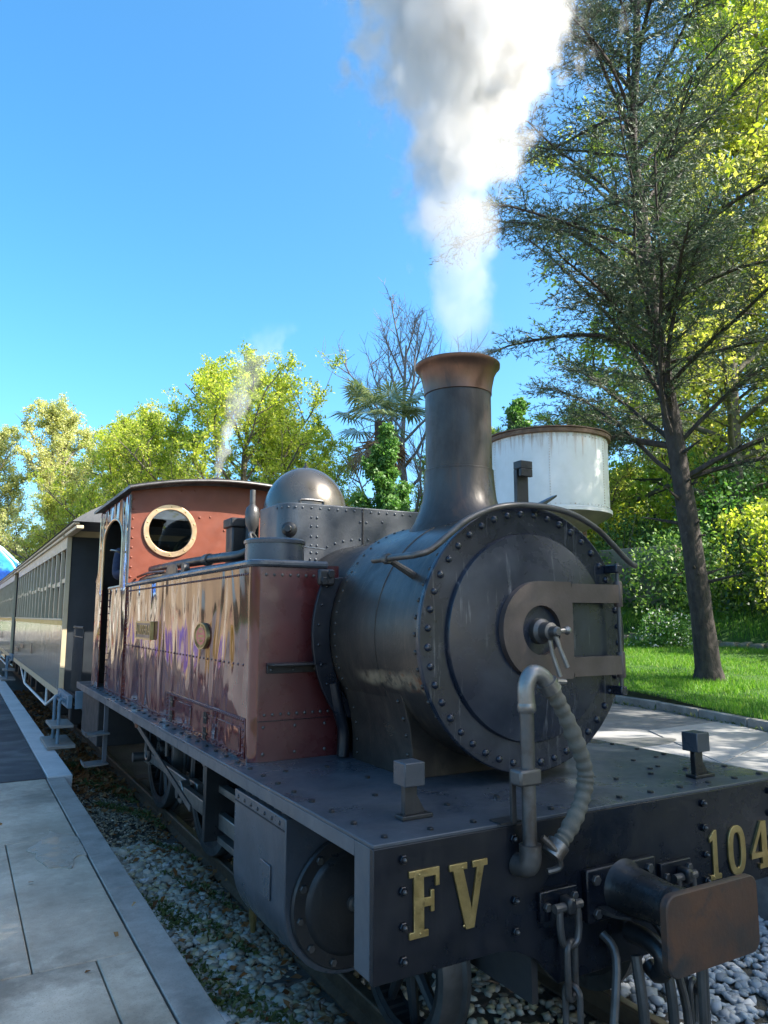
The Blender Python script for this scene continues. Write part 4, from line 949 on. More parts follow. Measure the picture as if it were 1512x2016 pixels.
def cab_side(sx):
    xa, xb = (-1.052,-1.0405) if sx < 0 else (1.0405,1.052)
    zt = 3.055
    mb = MB()
    mb.box(xa,xb,5.120,5.42,1.091,zt)                       # front strip
    mb.box(xa,xb,5.42,6.05,1.091,2.157)                     # panel under the window
    mb.prism([(6.50,1.091),(6.92,1.091),(6.92,2.25),(6.80,2.35),(6.80,zt),(6.56,zt),(6.56,2.157),(6.50,2.157)], 'YZ', xa, xb)
    cy0, ry, rz, zb = 5.99, 0.57, 0.25, 2.64
    P = [(5.42,zt)] + [(5.42,2.157)][:0]
    top = [(cy0 - ry*math.cos(R(a)), zb + rz*math.sin(R(a))) for a in range(0, 181, 15)]
    mb.prism([(5.42,zt)] + top + [(6.56,zt)], 'YZ', xa, xb)
    sd_ = obj('cab_side', mb, M['maroon_gloss'], LOCO, angle=30)
    xm = (xa+xb)/2
    loop = [(xm,5.42,2.157),(xm,5.42,zb)] + [(xm, a, b) for a, b in top[1:-1]] + [(xm,6.56,zb),(xm,6.56,2.157)]
    obj('window_bead', MB().tube(loop, 0.014, 8), M['brass_trim'], sd_)
    obj('window_sill', MB().tube([(xm,5.40,2.157),(xm,6.06,2.157)], 0.017, 8), M['brass_trim'], sd_)
    obj('side_bead', MB().tube(spline([(xm,6.80,3.0),(xm,6.80,2.42),(xm,6.83,2.33),(xm,6.93,2.26)], 4), 0.012, 8), M['brass_trim'], sd_)
    obj('corner_bead', MB().tube([(xm,5.118,2.18),(xm,5.118,3.04)], 0.013, 8), M['plate'], sd_)
    if sx < 0:
        rivet_run(sd_, [(xa, 6.02, z) for z in lin(1.2,2.1,14)] + [(xa, 6.53, z) for z in lin(1.15,2.1,14)] + [(xa,y,1.12) for y in lin(5.2,6.0,14)], (-1,0,0), 0.0085, 'maroon')
        obj('grab_rail', MB().tube(spline([(xa,5.50,2.50),(xa-0.05,5.50,2.52),(xa-0.07,5.62,2.53),(xa-0.02,5.70,2.52)], 4), 0.010, 8), M['steel'], sd_)
cab_side(-1); cab_side(1)
roof = MB(); n = 24
V = []; F = []
for (yy) in (4.90, 7.05):
    for s_ in (0.030, 0.0):
        for x in lin(-1.10,1.10,n): V.append((x, yy, 3.215 - 0.13*(x/1.05)**2 + s_))
for i in range(n-1):
    a, b, c_, d = i, n+i, 2*n+i, 3*n+i
    F += [(a,a+1,c_+1,c_),(b,d,d+1,b+1),(a,b,b+1,a+1),(c_,c_+1,d+1,d)]
F += [(0,2*n,3*n,n),(n-1,2*n-1,4*n-1,3*n-1)]
rf = obj('cab_roof', roof.add(V, F), M['black'], LOCO)
obj('roof_beading', MB().tube([(x, 4.898, 3.222-0.13*(x/1.05)**2) for x in lin(-1.10,1.10,n)], 0.014, 8), M['steel_dark'], rf)
sv_ = MB().lathe([(0.05,3.22),(0.05,3.30),(0.058,3.305),(0.058,3.325),(0.03,3.335),(0.012,3.34),(0.012,3.375),(0.003,3.38)], (-0.12,5.35,0), 'Z', 20)
obj('safety_valve', sv_, M['steel_dark'], rf)
inner_ = MB().box(-1.03,1.03,6.93,6.95,1.091,2.3); inner_.box(-1.03,-0.55,6.93,6.95,2.3,3.0); inner_.box(0.55,1.03,6.93,6.95,2.3,3.0); inner_.box(-1.03,1.03,6.93,6.95,2.95,3.05)
obj('cab_back', inner_, M['dark'], LOCO)
bh = obj('backhead', MB().lathe([(0.60,5.136),(0.60,5.60),(0.55,5.64)], (0,0,SZ), 'Y', 40), M['dark'], LOCO)
gp = MB().tube(spline([(-0.5,5.62,2.2),(-0.45,5.66,2.6),(-0.2,5.66,2.72),(0.1,5.66,2.5)], 5), 0.02, 8); gp.lathe([(0.07,5.64),(0.07,5.69)], (-0.25,0,2.5), 'Y', 20)
obj('gauge_pipes', gp, M['brass'], bh)
obj('rear_tank', MB().box(-1.08,1.08,6.15,7.30,0.50,1.015), M['dark'], LOCO, bevel=0.01)

# cylinders
def cylinder(sx):
    cx, cz, rr = sx*0.82, 0.605, 0.31
    P = [(sx*1.13,0.985),(sx*1.13,cz)] + [(cx + sx*rr*math.cos(R(a)), cz - rr*math.sin(R(a))) for a in range(10, 180, 10)] + [(cx-sx*rr,cz),(cx-sx*rr,0.985)]
    cyl = obj('cylinder', MB().prism(P, 'XZ', 0.83, 1.52), M['plate'], LOCO, bevel=0.005)
    cov = obj('cylinder_cover', MB().lathe([(0.285,0.829),(0.285,0.812),(0.277,0.802),(0.225,0.800),(0.215,0.790),(0.20,0.782),(0.001,0.778)], (cx,0,cz), 'Y', 56, False, True), M['black'], cyl)
    rivets(cov, [(cx+0.252*math.cos(a), 0.801, cz+0.252*math.sin(a)) for a in [2*PI*(k+0.3)/12 for k in range(12)]], (0,-1,0), 0.017, 0.014, 'steel_dark', 'bolt', True)
    obj('cover_plug', MB().lathe([(0.035,0.779),(0.033,0.76),(0.022,0.755),(0.02,0.735)], (cx,0,cz), 'Y', 18, False, True), M['steel_dark'], cov)
    if sx < 0:
        rivets(cyl, [(-1.13, y, 0.955) for y in lin(0.90,1.46,7)], (-1,0,0), 0.010, None, 'black')
        obj('cleading_strip', MB().box(-1.1345,-1.1305,0.84,1.51,0.930,0.935), M['dark'], cyl)
        for y in lin(0.93,1.42,6): obj('chest_stud', MB().lathe([(0.026,0.986),(0.026,1.03),(0.017,1.031),(0.015,1.05)], (-1.08,y,0), 'Z', 12), M['steel_dark'], cyl)
        fp_ = MB().box(-1.138,-1.1305,0.99,1.12,0.60,0.75); obj('drain_flap', fp_, M['plate'], cyl, bevel=0.003)
        dc = MB().tube([(-0.98,1.60,0.50),(-0.98,1.62,0.30),(-0.97,1.64,0.22)], [0.028,0.022,0.014], 10); obj('drain_cock', dc, M['brass'], cyl)
    else: pass
    return cyl
cylinder(-1); cylinder(1)
# wheels and motion
def wheel(cy_, rad, sx, spokes, balance=False, name='wheel'):
    w = obj(name, MB().lathe([(rad*0.80,-0.05),(rad*0.88,-0.055),(rad*0.88,0.05),(rad*0.80,0.05)], (0,0,0), 'X', 48, False, False), M['black'], LOCO, loc=(sx*0.545, cy_, rad))
    w.data.polygons.foreach_set('use_smooth', [True]*len(w.data.polygons))
    f = -sx
    prof = [(rad*0.88,-0.058),(rad*0.985,-0.058),(rad*0.995,-0.05),(rad*1.0,0.03*1.0),(rad*1.0,0.034),(rad*1.055,0.045),(rad*1.055,0.066),(rad*0.88,0.066),(rad*0.88,-0.058)]
    prof = [(a, b*f) for a, b in prof]
    obj('tyre', MB().lathe(prof, (0,0,0), 'X', 56, False, False), M['steel_dark'], w)
    obj('hub', MB().lathe([(0.085,-0.07),(0.09,-0.06),(0.09,0.06),(0.085,0.07)], (0,0,0), 'X', 24), M['black'], w)
    for k in range(spokes):
        a = 2*PI*(k+0.5)/spokes
        obj('spoke', MB().tube([(0,0.07*math.cos(a),0.07*math.sin(a)),(0,rad*0.84*math.cos(a),rad*0.84*math.sin(a))], [0.03,0.022], 8), M['black'], w)
    if balance:
        P = [(rad*0.80*math.cos(R(a)), rad*0.80*math.sin(R(a))) for a in range(40,141,10)]
        obj('balance_weight', MB().prism(P, 'YZ', -0.045, 0.045), M['black'], w)
    return w
for sx in (-1, 1):
    wheel(0.76, 0.37, sx, 9, name='leading_wheel'); wheel(3.72, 0.55, sx, 12, True, 'driving_wheel'); wheel(5.40, 0.55, sx, 12, True, 'driving_wheel')
for y in (0.76, 3.72, 5.40): obj('axle', MB().tube([(-0.5,y,0.37 if y < 1 else 0.55),(0.5,y,0.37 if y < 1 else 0.55)], 0.065, 14), M['dark'], LOCO)
for sx in (-1, 1):
    x = sx*0.80
    cr = MB().box(x-0.025,x+0.025,2.05,3.80,0.455,0.555); cr.lathe([(0.085,x-0.035),(0.085,x+0.035)], (0,3.72,0.50), 'X', 20); cr.lathe([(0.07,x-0.035),(0.07,x+0.035)], (0,2.08,0.52), 'X', 20)
    obj('connecting_rod', cr, M['steel'], LOCO, bevel=0.006)
    x2 = sx*0.70
    cp = MB().box(x2-0.022,x2+0.022,3.78,5.34,0.46,0.54); cp.box(x2-0.03,x2+0.03,5.28,5.52,0.43,0.57); cp.box(x2-0.03,x2+0.03,3.62,3.84,0.43,0.57)
    obj('coupling_rod', cp, M['steel'], LOCO, bevel=0.01)
    for y in (3.72,5.40): obj('crank_pin', MB().tube([(sx*0.58,y,0.50),(sx*0.86,y,0.50)], 0.045, 14), M['steel_dark'], LOCO)
    sbm = MB().box(x-0.03,x+0.03,1.52,2.75,0.69,0.735); sbm.box(x-0.03,x+0.03,1.52,2.75,0.43-0.06,0.41)
    obj('slide_bar', sbm, M['steel'], LOCO, bevel=0.004)
    obj('crosshead', MB().box(x-0.05,x+0.05,1.98,2.20,0.41,0.69), M['steel_dark'], LOCO, bevel=0.012)
    obj('piston_rod', MB().tube([(x,1.5,0.57),(x,2.0,0.57)], 0.028, 12), M['steel'], LOCO)
    obj('motion_bracket', MB().box(x-0.12,x+0.10,2.74,2.80,0.38,1.015), M['black'], LOCO, bevel=0.006)
    rb = MB(); rb.obox((sx*1.0, 3.85, 0.785), (0.006,0,0), Vector((0,-1.05,-0.19)), Vector((0,-0.19,1.05)).normalized()*0.022)
    obj('reach_rod', rb, M['steel_dark'], LOCO)
    obj('spring_hanger', MB().tube([(sx*0.72,4.62,1.0),(sx*0.72,4.62,0.62)], 0.02, 10), M['steel_dark'], LOCO)
    wg = MB().box(sx*0.72-0.03,sx*0.72+0.03,2.95,3.35,0.80,0.90); wg.box(sx*0.72-0.02,sx*0.72+0.02,3.05,3.10,0.55,0.80); wg.box(sx*0.74-0.02,sx*0.74+0.02,3.30,3.36,0.62,1.0)
    obj('valve_link', wg, M['steel'], LOCO, bevel=0.006)
    lub = MB().lathe([(0.045,0.90),(0.05,0.93),(0.05,0.98),(0.02,1.0)], (sx*0.98,4.55,0), 'Z', 14); obj('oil_pot', lub, M['copper'], LOCO)
    hk = MB().tube(spline([(sx*0.95,4.4,1.0),(sx*0.95,4.4,0.72),(sx*0.95,4.36,0.66),(sx*0.95,4.30,0.67),(sx*0.95,4.29,0.74)], 5), 0.018, 8); obj('hanging_hook', hk, M['black'], LOCO)
    sd_ = MB().box(sx*0.60-0.12,sx*0.60+0.12,1.72,2.15,0.22,0.30); sd_.box(sx*0.78-0.02,sx*0.78+0.02,1.62,1.70,0.12,0.36); obj('guard_bracket', sd_, M['grey_edge'], LOCO, bevel=0.004)
# footsteps below the cab
hg = MB().box(-1.125,-1.085,5.50,5.53,0.46,1.0755); stp = obj('step_hanger', hg, M['grey_edge'], LOCO, bevel=0.003)
for z in (0.735, 0.455):
    t_ = MB().prism([(-1.30,z-0.012),(-1.085,z),(-1.085,z+0.012),(-1.29,z+0.004),(-1.302,z+0.03),(-1.312,z+0.03)], 'XZ', 5.38, 5.62)
    obj('step_tread', t_, M['steel'], stp)
# handrail round the smokebox front
hp_ = spline([(-0.70,0.82,2.135),(-0.70,0.66,2.135),(-0.70,0.50,2.135),(-0.685,0.455,2.138),(-0.62,0.44,2.16),(-0.52,0.435,2.235),(-0.40,0.435,2.318),(-0.22,0.435,2.385),(0.0,0.435,2.405),(0.22,0.435,2.385),(0.40,0.435,2.318),(0.52,0.435,2.235),(0.60,0.437,2.175),(0.655,0.44,2.142),(0.69,0.445,2.132)], 6)
hand = obj('handrail', MB().tube(hp_, 0.0155, 12), M['steel_dark'], LOCO)
for sx in (-1,):
    obj('handrail_knob', MB().lathe([(0.022,0.668),(0.027,0.675),(0.027,0.70),(0.022,0.706)], (sx*0.70,0,2.135), 'Y', 14), M['steel_dark'], hand)
    obj('handrail_post', MB().tube([(sx*0.70,0.687,2.135),(sx*0.545,0.70,2.06)], [0.014,0.02], 10), M['steel_dark'], hand)
lb = MB().box(-0.045,0.03,0.52,0.545,2.36,2.60); lb.box(-0.045,0.03,0.485,0.545,2.6005,2.64); lb.box(-0.045,0.03,0.485,0.505,2.56,2.60)
lamp = obj('lamp_bracket', lb, M['black'], LOCO, bevel=0.003)
obj('bracket_fin', MB().add([(0.03,0.53,2.385),(0.20,0.53,2.475),(0.20,0.53,2.485),(0.03,0.53,2.41),(0.03,0.46,2.385),(0.20,0.50,2.475),(0.20,0.50,2.485),(0.03,0.46,2.41)], [(0,1,2,3),(4,7,6,5),(0,4,5,1),(1,5,6,2),(2,6,7,3),(3,7,4,0)]), M['black'], lamp)
# lamp irons on the footplate
for (x, y) in ((-0.845,0.235), (0.76,0.17)):
    li = MB().box(x-0.065,x+0.075,y-0.03,y+0.03,1.0905,1.106)
    ir = obj('lamp_iron', li, M['black'], LOCO, bevel=0.003)
    obj('iron_post', MB().box(x-0.045,x+0.012,y-0.014,y+0.014,1.1065,1.215), M['black'], ir, bevel=0.002)
    obj('iron_gusset', MB().prism([(x+0.0125,1.107),(x+0.055,1.107),(x+0.0125,1.18)], 'XZ', y-0.006, y+0.006), M['black'], ir)
    obj('iron_block', MB().box(x-0.062,x+0.03,y-0.045,y+0.045,1.2155,1.305), M['plate'], ir, bevel=0.004)
    rivets(ir, [(x-0.05,y-0.02,1.106),(x+0.055,y,1.106)], (0,0,1), 0.009, 0.007, 'black', 'bolt', True)
# brake stand pipe and hose
hx, hy = -0.515, -0.065
pv = obj('brake_pipe', MB().tube([(hx,hy,0.985),(hx,hy,1.53)], 0.027, 16), M['steel_dark'], LOCO)
obj('pipe_collar', MB().lathe([(0.031,1.50),(0.036,1.51),(0.036,1.53),(0.031,1.545)], (hx,hy,0), 'Z', 18), M['steel'], pv)
el = spline([(hx,hy,1.53),(hx+0.002,hy,1.60),(hx+0.03,hy-0.003,1.645),(hx+0.075,hy-0.006,1.635),(hx+0.105,hy-0.008,1.60)], 6)
obj('pipe_elbow', MB().tube(el, 0.034, 16), M['steel'], pv)
obj('hose_clip', MB().tube([(hx+0.098,hy-0.008,1.612),(hx+0.122,hy-0.010,1.578)], 0.042, 18), M['steel'], pv)
obj('clip_bolt', MB().tube([(hx+0.13,hy-0.03,1.615),(hx+0.175,hy-0.03,1.610)], 0.011, 8), M['steel'], pv)
hs = spline([(hx+0.11,hy-0.009,1.595),(hx+0.155,hy-0.015,1.525),(hx+0.215,hy-0.02,1.41),(hx+0.262,hy-0.025,1.29),(hx+0.262,hy-0.028,1.215),(hx+0.225,hy-0.03,1.13),(hx+0.155,hy-0.03,1.045),(hx+0.105,hy-0.03,1.005)], 16)
rad = [0.0315 + 0.0026*math.sin(i*1.05 + 0.5*math.sin(i*0.31)) + 0.0015*math.sin(i*0.23) for i in range(len(hs))]
hose_m = pbr('canvas_hose', (0.085,0.078,0.062), (0.125,0.115,0.092), 12, (0.7,0.9), 0, 0.5, 120)
obj('brake_hose', MB().tube(hs, rad, 16), hose_m, pv)
obj('hose_coupling', MB().tube([(hx+0.115,hy-0.03,1.015),(hx+0.075,hy-0.03,0.975)], [0.044,0.040], 16), M['steel'], pv)
obj('hose_hook', MB().tube(spline([(hx+0.03,hy-0.035,1.05),(hx+0.075,hy-0.055,1.0),(hx+0.10,hy-0.05,0.94),(hx+0.05,hy-0.035,0.925)], 5), 0.012, 8), M['steel_dark'], pv)
ek = spline([(hx,hy,1.02),(hx,hy,0.975),(hx-0.004,hy+0.01,0.945),(hx-0.01,hy+0.05,0.935),(hx-0.012,0.0,0.934)], 5)
obj('lower_elbow', MB().tube(ek, 0.042, 16), M['steel_dark'], pv)
obj('bracket_strap', MB().box(hx-0.065,hx+0.04,hy-0.034,hy+0.034,1.235,1.295), M['steel_dark'], pv, bevel=0.01)
obj('support_bar', MB().box(hx-0.052,hx-0.030,hy+0.036,hy+0.05,1.0905,1.29), M['black'], pv, bevel=0.002)
obj('support_foot', MB().box(hx-0.10,hx+0.0,-0.02,0.05,1.0905,1.097), M['black'], pv)
# centre buffer
cp = obj('buffer_casting', MB().box(-0.20,0.19,-0.032,-0.0005,0.665,0.865), M['beam'], LOCO, bevel=0.006)
rivets(cp, [(-0.155,-0.032,0.825),(0.145,-0.032,0.825),(-0.155,-0.032,0.70),(0.145,-0.032,0.70)], (0,-1,0), 0.02, 0.016, 'steel_dark', 'bolt', True)
bar = MB().lathe([(0.112,-0.0325),(0.096,-0.055),(0.089,-0.14),(0.079,-0.25),(0.076,-0.27),(0.082,-0.275),(0.083,-0.31),(0.078,-0.325),(0.060,-0.33),(0.058,-0.43)], (0,0,0.77), 'Y', 40, True, True)
obj('buffer_barrel', bar, M['black'], cp)
obj('buffer_collar', MB().lathe([(0.072,-0.345),(0.078,-0.35),(0.078,-0.372),(0.072,-0.378)], (0,0,0.77), 'Y', 32), M['steel_dark'], cp)
obj('barrel_fin', MB().add([(-0.15,-0.033,0.70),(-0.15,-0.033,0.725),(-0.10,-0.033,0.72),(-0.10,-0.033,0.70),(-0.13,-0.11,0.70),(-0.13,-0.11,0.71),(-0.09,-0.15,0.71),(-0.09,-0.15,0.70)], [(0,1,2,3),(4,7,6,5),(0,4,5,1),(1,5,6,2),(2,6,7,3),(3,7,4,0)]), M['black'], cp)
P = roundbox(-0.25,0.25,0.635,0.905,0.045,6); nP = len(P); V = []; F = []
for (yo, sc) in ((-0.435,1.0),(-0.46,1.0),(-0.464,0.98)):
    for (x, z) in P: V.append((x*sc, yo + 0.10*x*x - 0.0, 0.77+(z-0.77)*sc))
g = 9; fcv = len(V)
for L_ in range(2):
    for i in range(nP): F.append((L_*nP+i, L_*nP+(i+1) % nP, (L_+1)*nP+(i+1) % nP, (L_+1)*nP+i))
F += [tuple(reversed(range(nP))), tuple(range(2*nP, 3*nP))]
obj('buffer_head', MB().add(V, F), M['rust'], cp)
# shackles, chains and coupling
def link(p, L, w, r, twist):
    pts = []
    for k in range(20):
        a = 2*PI*k/20; u, v = w*math.cos(a), math.sin(a)*w + (L/2-w)*math.copysign(1, math.sin(a))
        q = Vector((u, 0, v)); q.rotate(Matrix.Rotation(twist, 3, 'Z')); pts.append(Vector(p)+q)
    return MB().tube(pts, r, 8, closed=True)
for sx in (-1, 1):
    x = sx*0.335; zc = 0.765
    ba = obj('chain_bracket', MB().box(x-0.10,x+0.09,-0.022,-0.0005,zc-0.055,zc+0.055), M['beam'], LOCO, bevel=0.004)
    rivets(ba, [(x-0.07,-0.022,zc),(x+0.07,-0.022,zc+0.02)], (0,-1,0), 0.018, 0.015, 'steel_dark', 'bolt', True)
    eye = MB().box(x-0.01,x+0.03,-0.085,-0.0225,zc-0.025,zc+0.035); obj('bracket_eye', eye, M['black'], ba, bevel=0.012)
    sh = MB().tube(spline([(x-0.035,-0.055,zc),(x-0.037,-0.058,zc-0.07),(x-0.025,-0.06,zc-0.125),(x+0.01,-0.06,zc-0.14),(x+0.045,-0.06,zc-0.125),(x+0.057,-0.058,zc-0.07),(x+0.055,-0.055,zc)], 5), 0.014, 10)
    sh.tube([(x-0.06,-0.055,zc),(x+0.075,-0.055,zc)], 0.017, 10)
    obj('shackle', sh, M['steel_dark'], ba)
    if sx < 0:
        for k in range(4): obj('chain_link', link((x+0.01,-0.062,zc-0.225-0.155*k), 0.20, 0.032, 0.0125, R(20 if k % 2 == 0 else 105)), M['steel_dark'], ba)
    else:
        for k in range(3): obj('chain_link', link((x+0.01,-0.062,zc-0.215-0.145*k), 0.19, 0.032, 0.0125, R(20 if k % 2 == 0 else 105)), M['steel_dark'], ba)
hk = obj('coupling_hook', MB().tube(spline([(0.02,-0.03,0.60),(0.02,-0.12,0.60),(0.02,-0.19,0.575),(0.02,-0.20,0.52),(0.02,-0.16,0.49),(0.02,-0.12,0.51)], 5), [0.038]*16+[0.034]*5+[0.03]*5, 12), M['black'], LOCO)
obj('coupling_link', MB().tube(spline([(-0.055,-0.13,0.56),(-0.06,-0.16,0.40),(-0.05,-0.17,0.22),(0.02,-0.17,0.17),(0.09,-0.17,0.22),(0.10,-0.16,0.40),(0.095,-0.13,0.56)], 5), 0.021, 10), M['steel_dark'], hk)
obj('coupling_screw', MB().tube([(0.02,-0.17,0.24),(0.02,-0.20,0.02),(0.02,-0.20,-0.04)], [0.03,0.026,0.03], 12), M['steel_dark'], hk)
obj('coupling_bar', MB().tube([(-0.09,-0.18,0.16),(0.13,-0.18,0.12)], 0.022, 10), M['steel_dark'], hk)
for (x0, x1) in ((0.16,0.22),(-0.13,-0.19)):
    obj('side_link', MB().tube(spline([(x0,-0.03,0.62),(x0+0.01,-0.09,0.55),(x1,-0.13,0.30),(x1-0.02,-0.14,0.06)], 5), 0.017, 10), M['steel_dark'], hk)
obj('drop_link', link((0.115,-0.30,0.42), 0.42, 0.035, 0.016, R(30)), M['steel_dark'], hk)
obj('drop_eye', MB().tube(spline([(0.115,-0.30,0.23),(0.15,-0.30,0.18),(0.12,-0.30,0.11),(0.08,-0.30,0.17)], 5), 0.018, 10), M['steel_dark'], hk)
# ------------------------------------------------------------------ carriages
def carriage(yf, L, label, nwin):
    """body front wall at local y 0, open end balcony ahead of it"""
    W = 1.18; c = empty('carriage', (0, yf, 0)); tag(c, label, 'carriage', 'carriages behind the locomotive')
    zb, zs, zw0, zw1, ze = 0.86, 1.735, 1.80, 2.80, 2.955
    for sx in (-1, 1):
        xa = sx*W
        mb = MB(); nb = int(L/0.085)                       # vertical matchboards with grooves
        w = L/nb
        for i in range(nb):
            y0 = i*w; mb.box(min(xa-sx*0.03,xa), max(xa-sx*0.03,xa), y0+0.003, y0+w-0.003, zb, zs)
        sd_ = obj('side_boards', mb, M['cream_gloss'], c, smooth=False); sd_['kind'] = 'stuff'
        obj('side_backing', MB().box(min(xa-sx*0.05,xa-sx*0.0305), max(xa-sx*0.05,xa-sx*0.0305), 0.01, L-0.01, zb, zs), M['strap'], c)
        obj('waist_rail', MB().box(min(xa-sx*0.06,xa+sx*0.012), max(xa-sx*0.06,xa+sx*0.012), 0, L, zs+0.001, zw0), M['yellow_line'], c, bevel=0.004)
        obj('sill_rail', MB().box(min(xa-sx*0.05,xa+sx*0.022), max(xa-sx*0.05,xa+sx*0.022), 0, L, zw0+0.001, zw0+0.03), M['cream'], c, bevel=0.004)
        obj('fascia', MB().box(min(xa-sx*0.05,xa+sx*0.004), max(xa-sx*0.05,xa+sx*0.004), 0, L, zw1, ze), M['cream'], c)
        obj('cornice', MB().box(min(xa-sx*0.05,xa+sx*0.04), max(xa-sx*0.05,xa+sx*0.04), -1.15, L, ze+0.001, ze+0.045), M['cream'], c, bevel=0.008)
        obj('gutter', MB().box(min(xa,xa+sx*0.07), max(xa,xa+sx*0.07), -1.15, L, ze+0.055, ze+0.085), M['cream'], c, bevel=0.008)
        pw = L/nwin
        for i in range(nwin+1):
            y = min(max(i*pw, 0.03), L-0.03); h = 0.03 if i % nwin else 0.045
            obj('window_post', MB().box(min(xa-sx*0.05,xa), max(xa-sx*0.05,xa), y-h, y+h, zw0+0.031, zw1-0.001), M['cream'], c, bevel=0.004)
        for i in range(nwin):
            y0 = max(i*pw, 0.03)+0.03; y1 = min((i+1)*pw, L-0.03)-0.03
            sash = obj('window', MB().box(min(xa-sx*0.045,xa-sx*0.02), max(xa-sx*0.045,xa-sx*0.02), y0+0.0005, y1-0.0005, 2.30 if i % 3 else 2.33, 2.36 if i % 3 else 2.39), M['cream'], c)
            obj('pane', MB().box(min(xa-sx*0.160,xa-sx*0.154), max(xa-sx*0.160,xa-sx*0.154), y0+0.001, y1-0.001, zw0+0.032, zw1-0.002), M['carriage_glass'], sash, smooth=False)
        # underframe
        obj('solebar', MB().box(min(xa-sx*0.05,xa-sx*0.005), max(xa-sx*0.05,xa-sx*0.005), 0, L, 0.76, zb-0.002), M['cream'], c, bevel=0.004)
        tr_ = MB().tube([(xa-sx*0.1,0.8,0.76),(xa-sx*0.1,2.5,0.42),(xa-sx*0.1,L-2.5,0.42),(xa-sx*0.1,L-0.8,0.76)], 0.022, 8)
        for y in (2.5, L-2.5): tr_.tube([(xa-sx*0.1,y,0.76),(xa-sx*0.1,y,0.42)], 0.022, 8)
        obj('truss_rod', tr_, M['white'], c)
    # numbers and small dark plates on the side
    for (y0, y1, z0, z1) in ((6.6,7.5,1.18,1.27),(4.55,4.75,1.16,1.36),(8.0,8.9,1.05,1.14)):
        if y1 < L: obj('number_plate', MB().box(-W-0.008,-W-0.001,y0,y1,z0,z1), M['strap'], c)
    obj('end_wall', MB().box(-W+0.0,W,-0.03,-0.002,zb-0.1,ze), M['carriage_end'], c)
    obj('rear_wall', MB().box(-W,W,L+0.002,L+0.03,zb-0.1,ze), M['carriage_end'], c)
    obj('corner_post', MB().box(-W-0.012,-W+0.05,-0.06,-0.031,zb-0.1,ze), M['cream'], c, bevel=0.004)
    obj('floor', MB().box(-W+0.06,W-0.06,-1.15,L,0.80,0.86), M['dark'], c)
    obj('inner_ceiling', MB().box(-W+0.06,W-0.06,0,L,2.90,2.94), M['dark'], c)
    # arched roof
    n = 24; P = [(x, ze+0.09 + 0.43*(1-abs(x/1.27)**2.3)) for x in lin(-1.27,1.27,n)]
    obj('roof', MB().prism(P, 'XZ', -1.18, L+0.05), M['roof_felt'], c)
    obj('roof_arch', MB().prism([(-1.25,ze+0.0)] + [(x, z-0.004) for x, z in P[1:-1]] + [(1.25,ze+0.0)], 'XZ', -0.01, 0.02), M['cream'], c)
    for y in lin(1.0, L-1.0, 6): obj('roof_vent', MB().lathe([(0.09,3.44),(0.09,3.50),(0.13,3.52),(0.05,3.57)], (-0.35,y,0), 'Z', 14), M['roof_felt'], c)
    # end balcony: beam, gate, steps
    bm_ = obj('end_beam', MB().box(-1.12,1.12,-1.19,-1.151,0.74,0.95), M['blue_iron'], c, bevel=0.004)
    eb = obj('side_beam', MB().box(-W-0.02,-W+0.03,-1.15,-0.062,0.745,0.90), M['blue_iron'], c, bevel=0.004)
    rivets(eb, [(-W-0.02,y,z) for y in (-1.0,-0.75,-0.45,-0.2) for z in (0.79,0.86)], (-1,0,0), 0.015, None, 'blue_iron')
    gate = obj('balcony_gate', MB().tube([(-1.06,-1.13,1.72),(-1.06,-0.25,1.72)], 0.018, 8), M['black'], c)
    for y in lin(-1.12,-0.26,10): obj('gate_bar', MB().tube([(-1.06,y,0.87),(-1.06,y,1.72)], 0.009, 6), M['black'], gate)
    obj('gate_rail', MB().tube([(-1.06,-1.13,1.60),(-1.06,-0.25,1.60)], 0.010, 6), M['black'], gate)
    obj('brake_wheel', MB().tube([(-0.9,-1.0,0.87),(-0.9,-1.0,2.0)], 0.016, 8), M['black'], c)
    for y in (-0.95,-0.45):
        obj('step_post', MB().tube(spline([(-1.19,y,0.80),(-1.24,y,0.84),(-1.27,y,0.80),(-1.27,y,0.62),(-1.27,y,0.30)], 4), 0.02, 8), M['blue_iron'], c)
    obj('step_board', MB().box(-1.36,-1.10,-1.02,-0.38,0.50,0.535), M['wood'], c, bevel=0.005)
    obj('step_board', MB().box(-1.40,-1.08,-1.12,-0.22,0.27,0.31), M['wood'], c, bevel=0.005)
    for y in (1.3, 2.6, L-2.6, L-1.3):
        for sx in (-1, 1):
            w_ = obj('wheel', MB().lathe([(0.02,-0.05),(0.33,-0.05),(0.36,-0.045),(0.36,0.05),(0.39,0.055),(0.39,0.07),(0.02,0.07)], (0,0,0), 'X', 32), M['steel_dark'], c, loc=(sx*0.545,y,0.36))
            if sx > 0: w_.rotation_euler = (0,0,PI)
            obj('axle_box', MB().box(sx*0.78-0.09,sx*0.78+0.09,y-0.12,y+0.12,0.24,0.50), M['dark'], c, bevel=0.02)
    for sx in (-1, 1):
        for y in (1.95, L-1.95): obj('bogie_frame', MB().box(sx*0.70-0.03,sx*0.70+0.03,y-1.0,y+1.0,0.46,0.60), M['dark'], c, bevel=0.01)
    return c
carriage(8.78, 9.5, 'cream boarded carriage coupled directly behind the locomotive', 15)
carriage(19.75, 9.5, 'second cream carriage further back along the platform', 15)

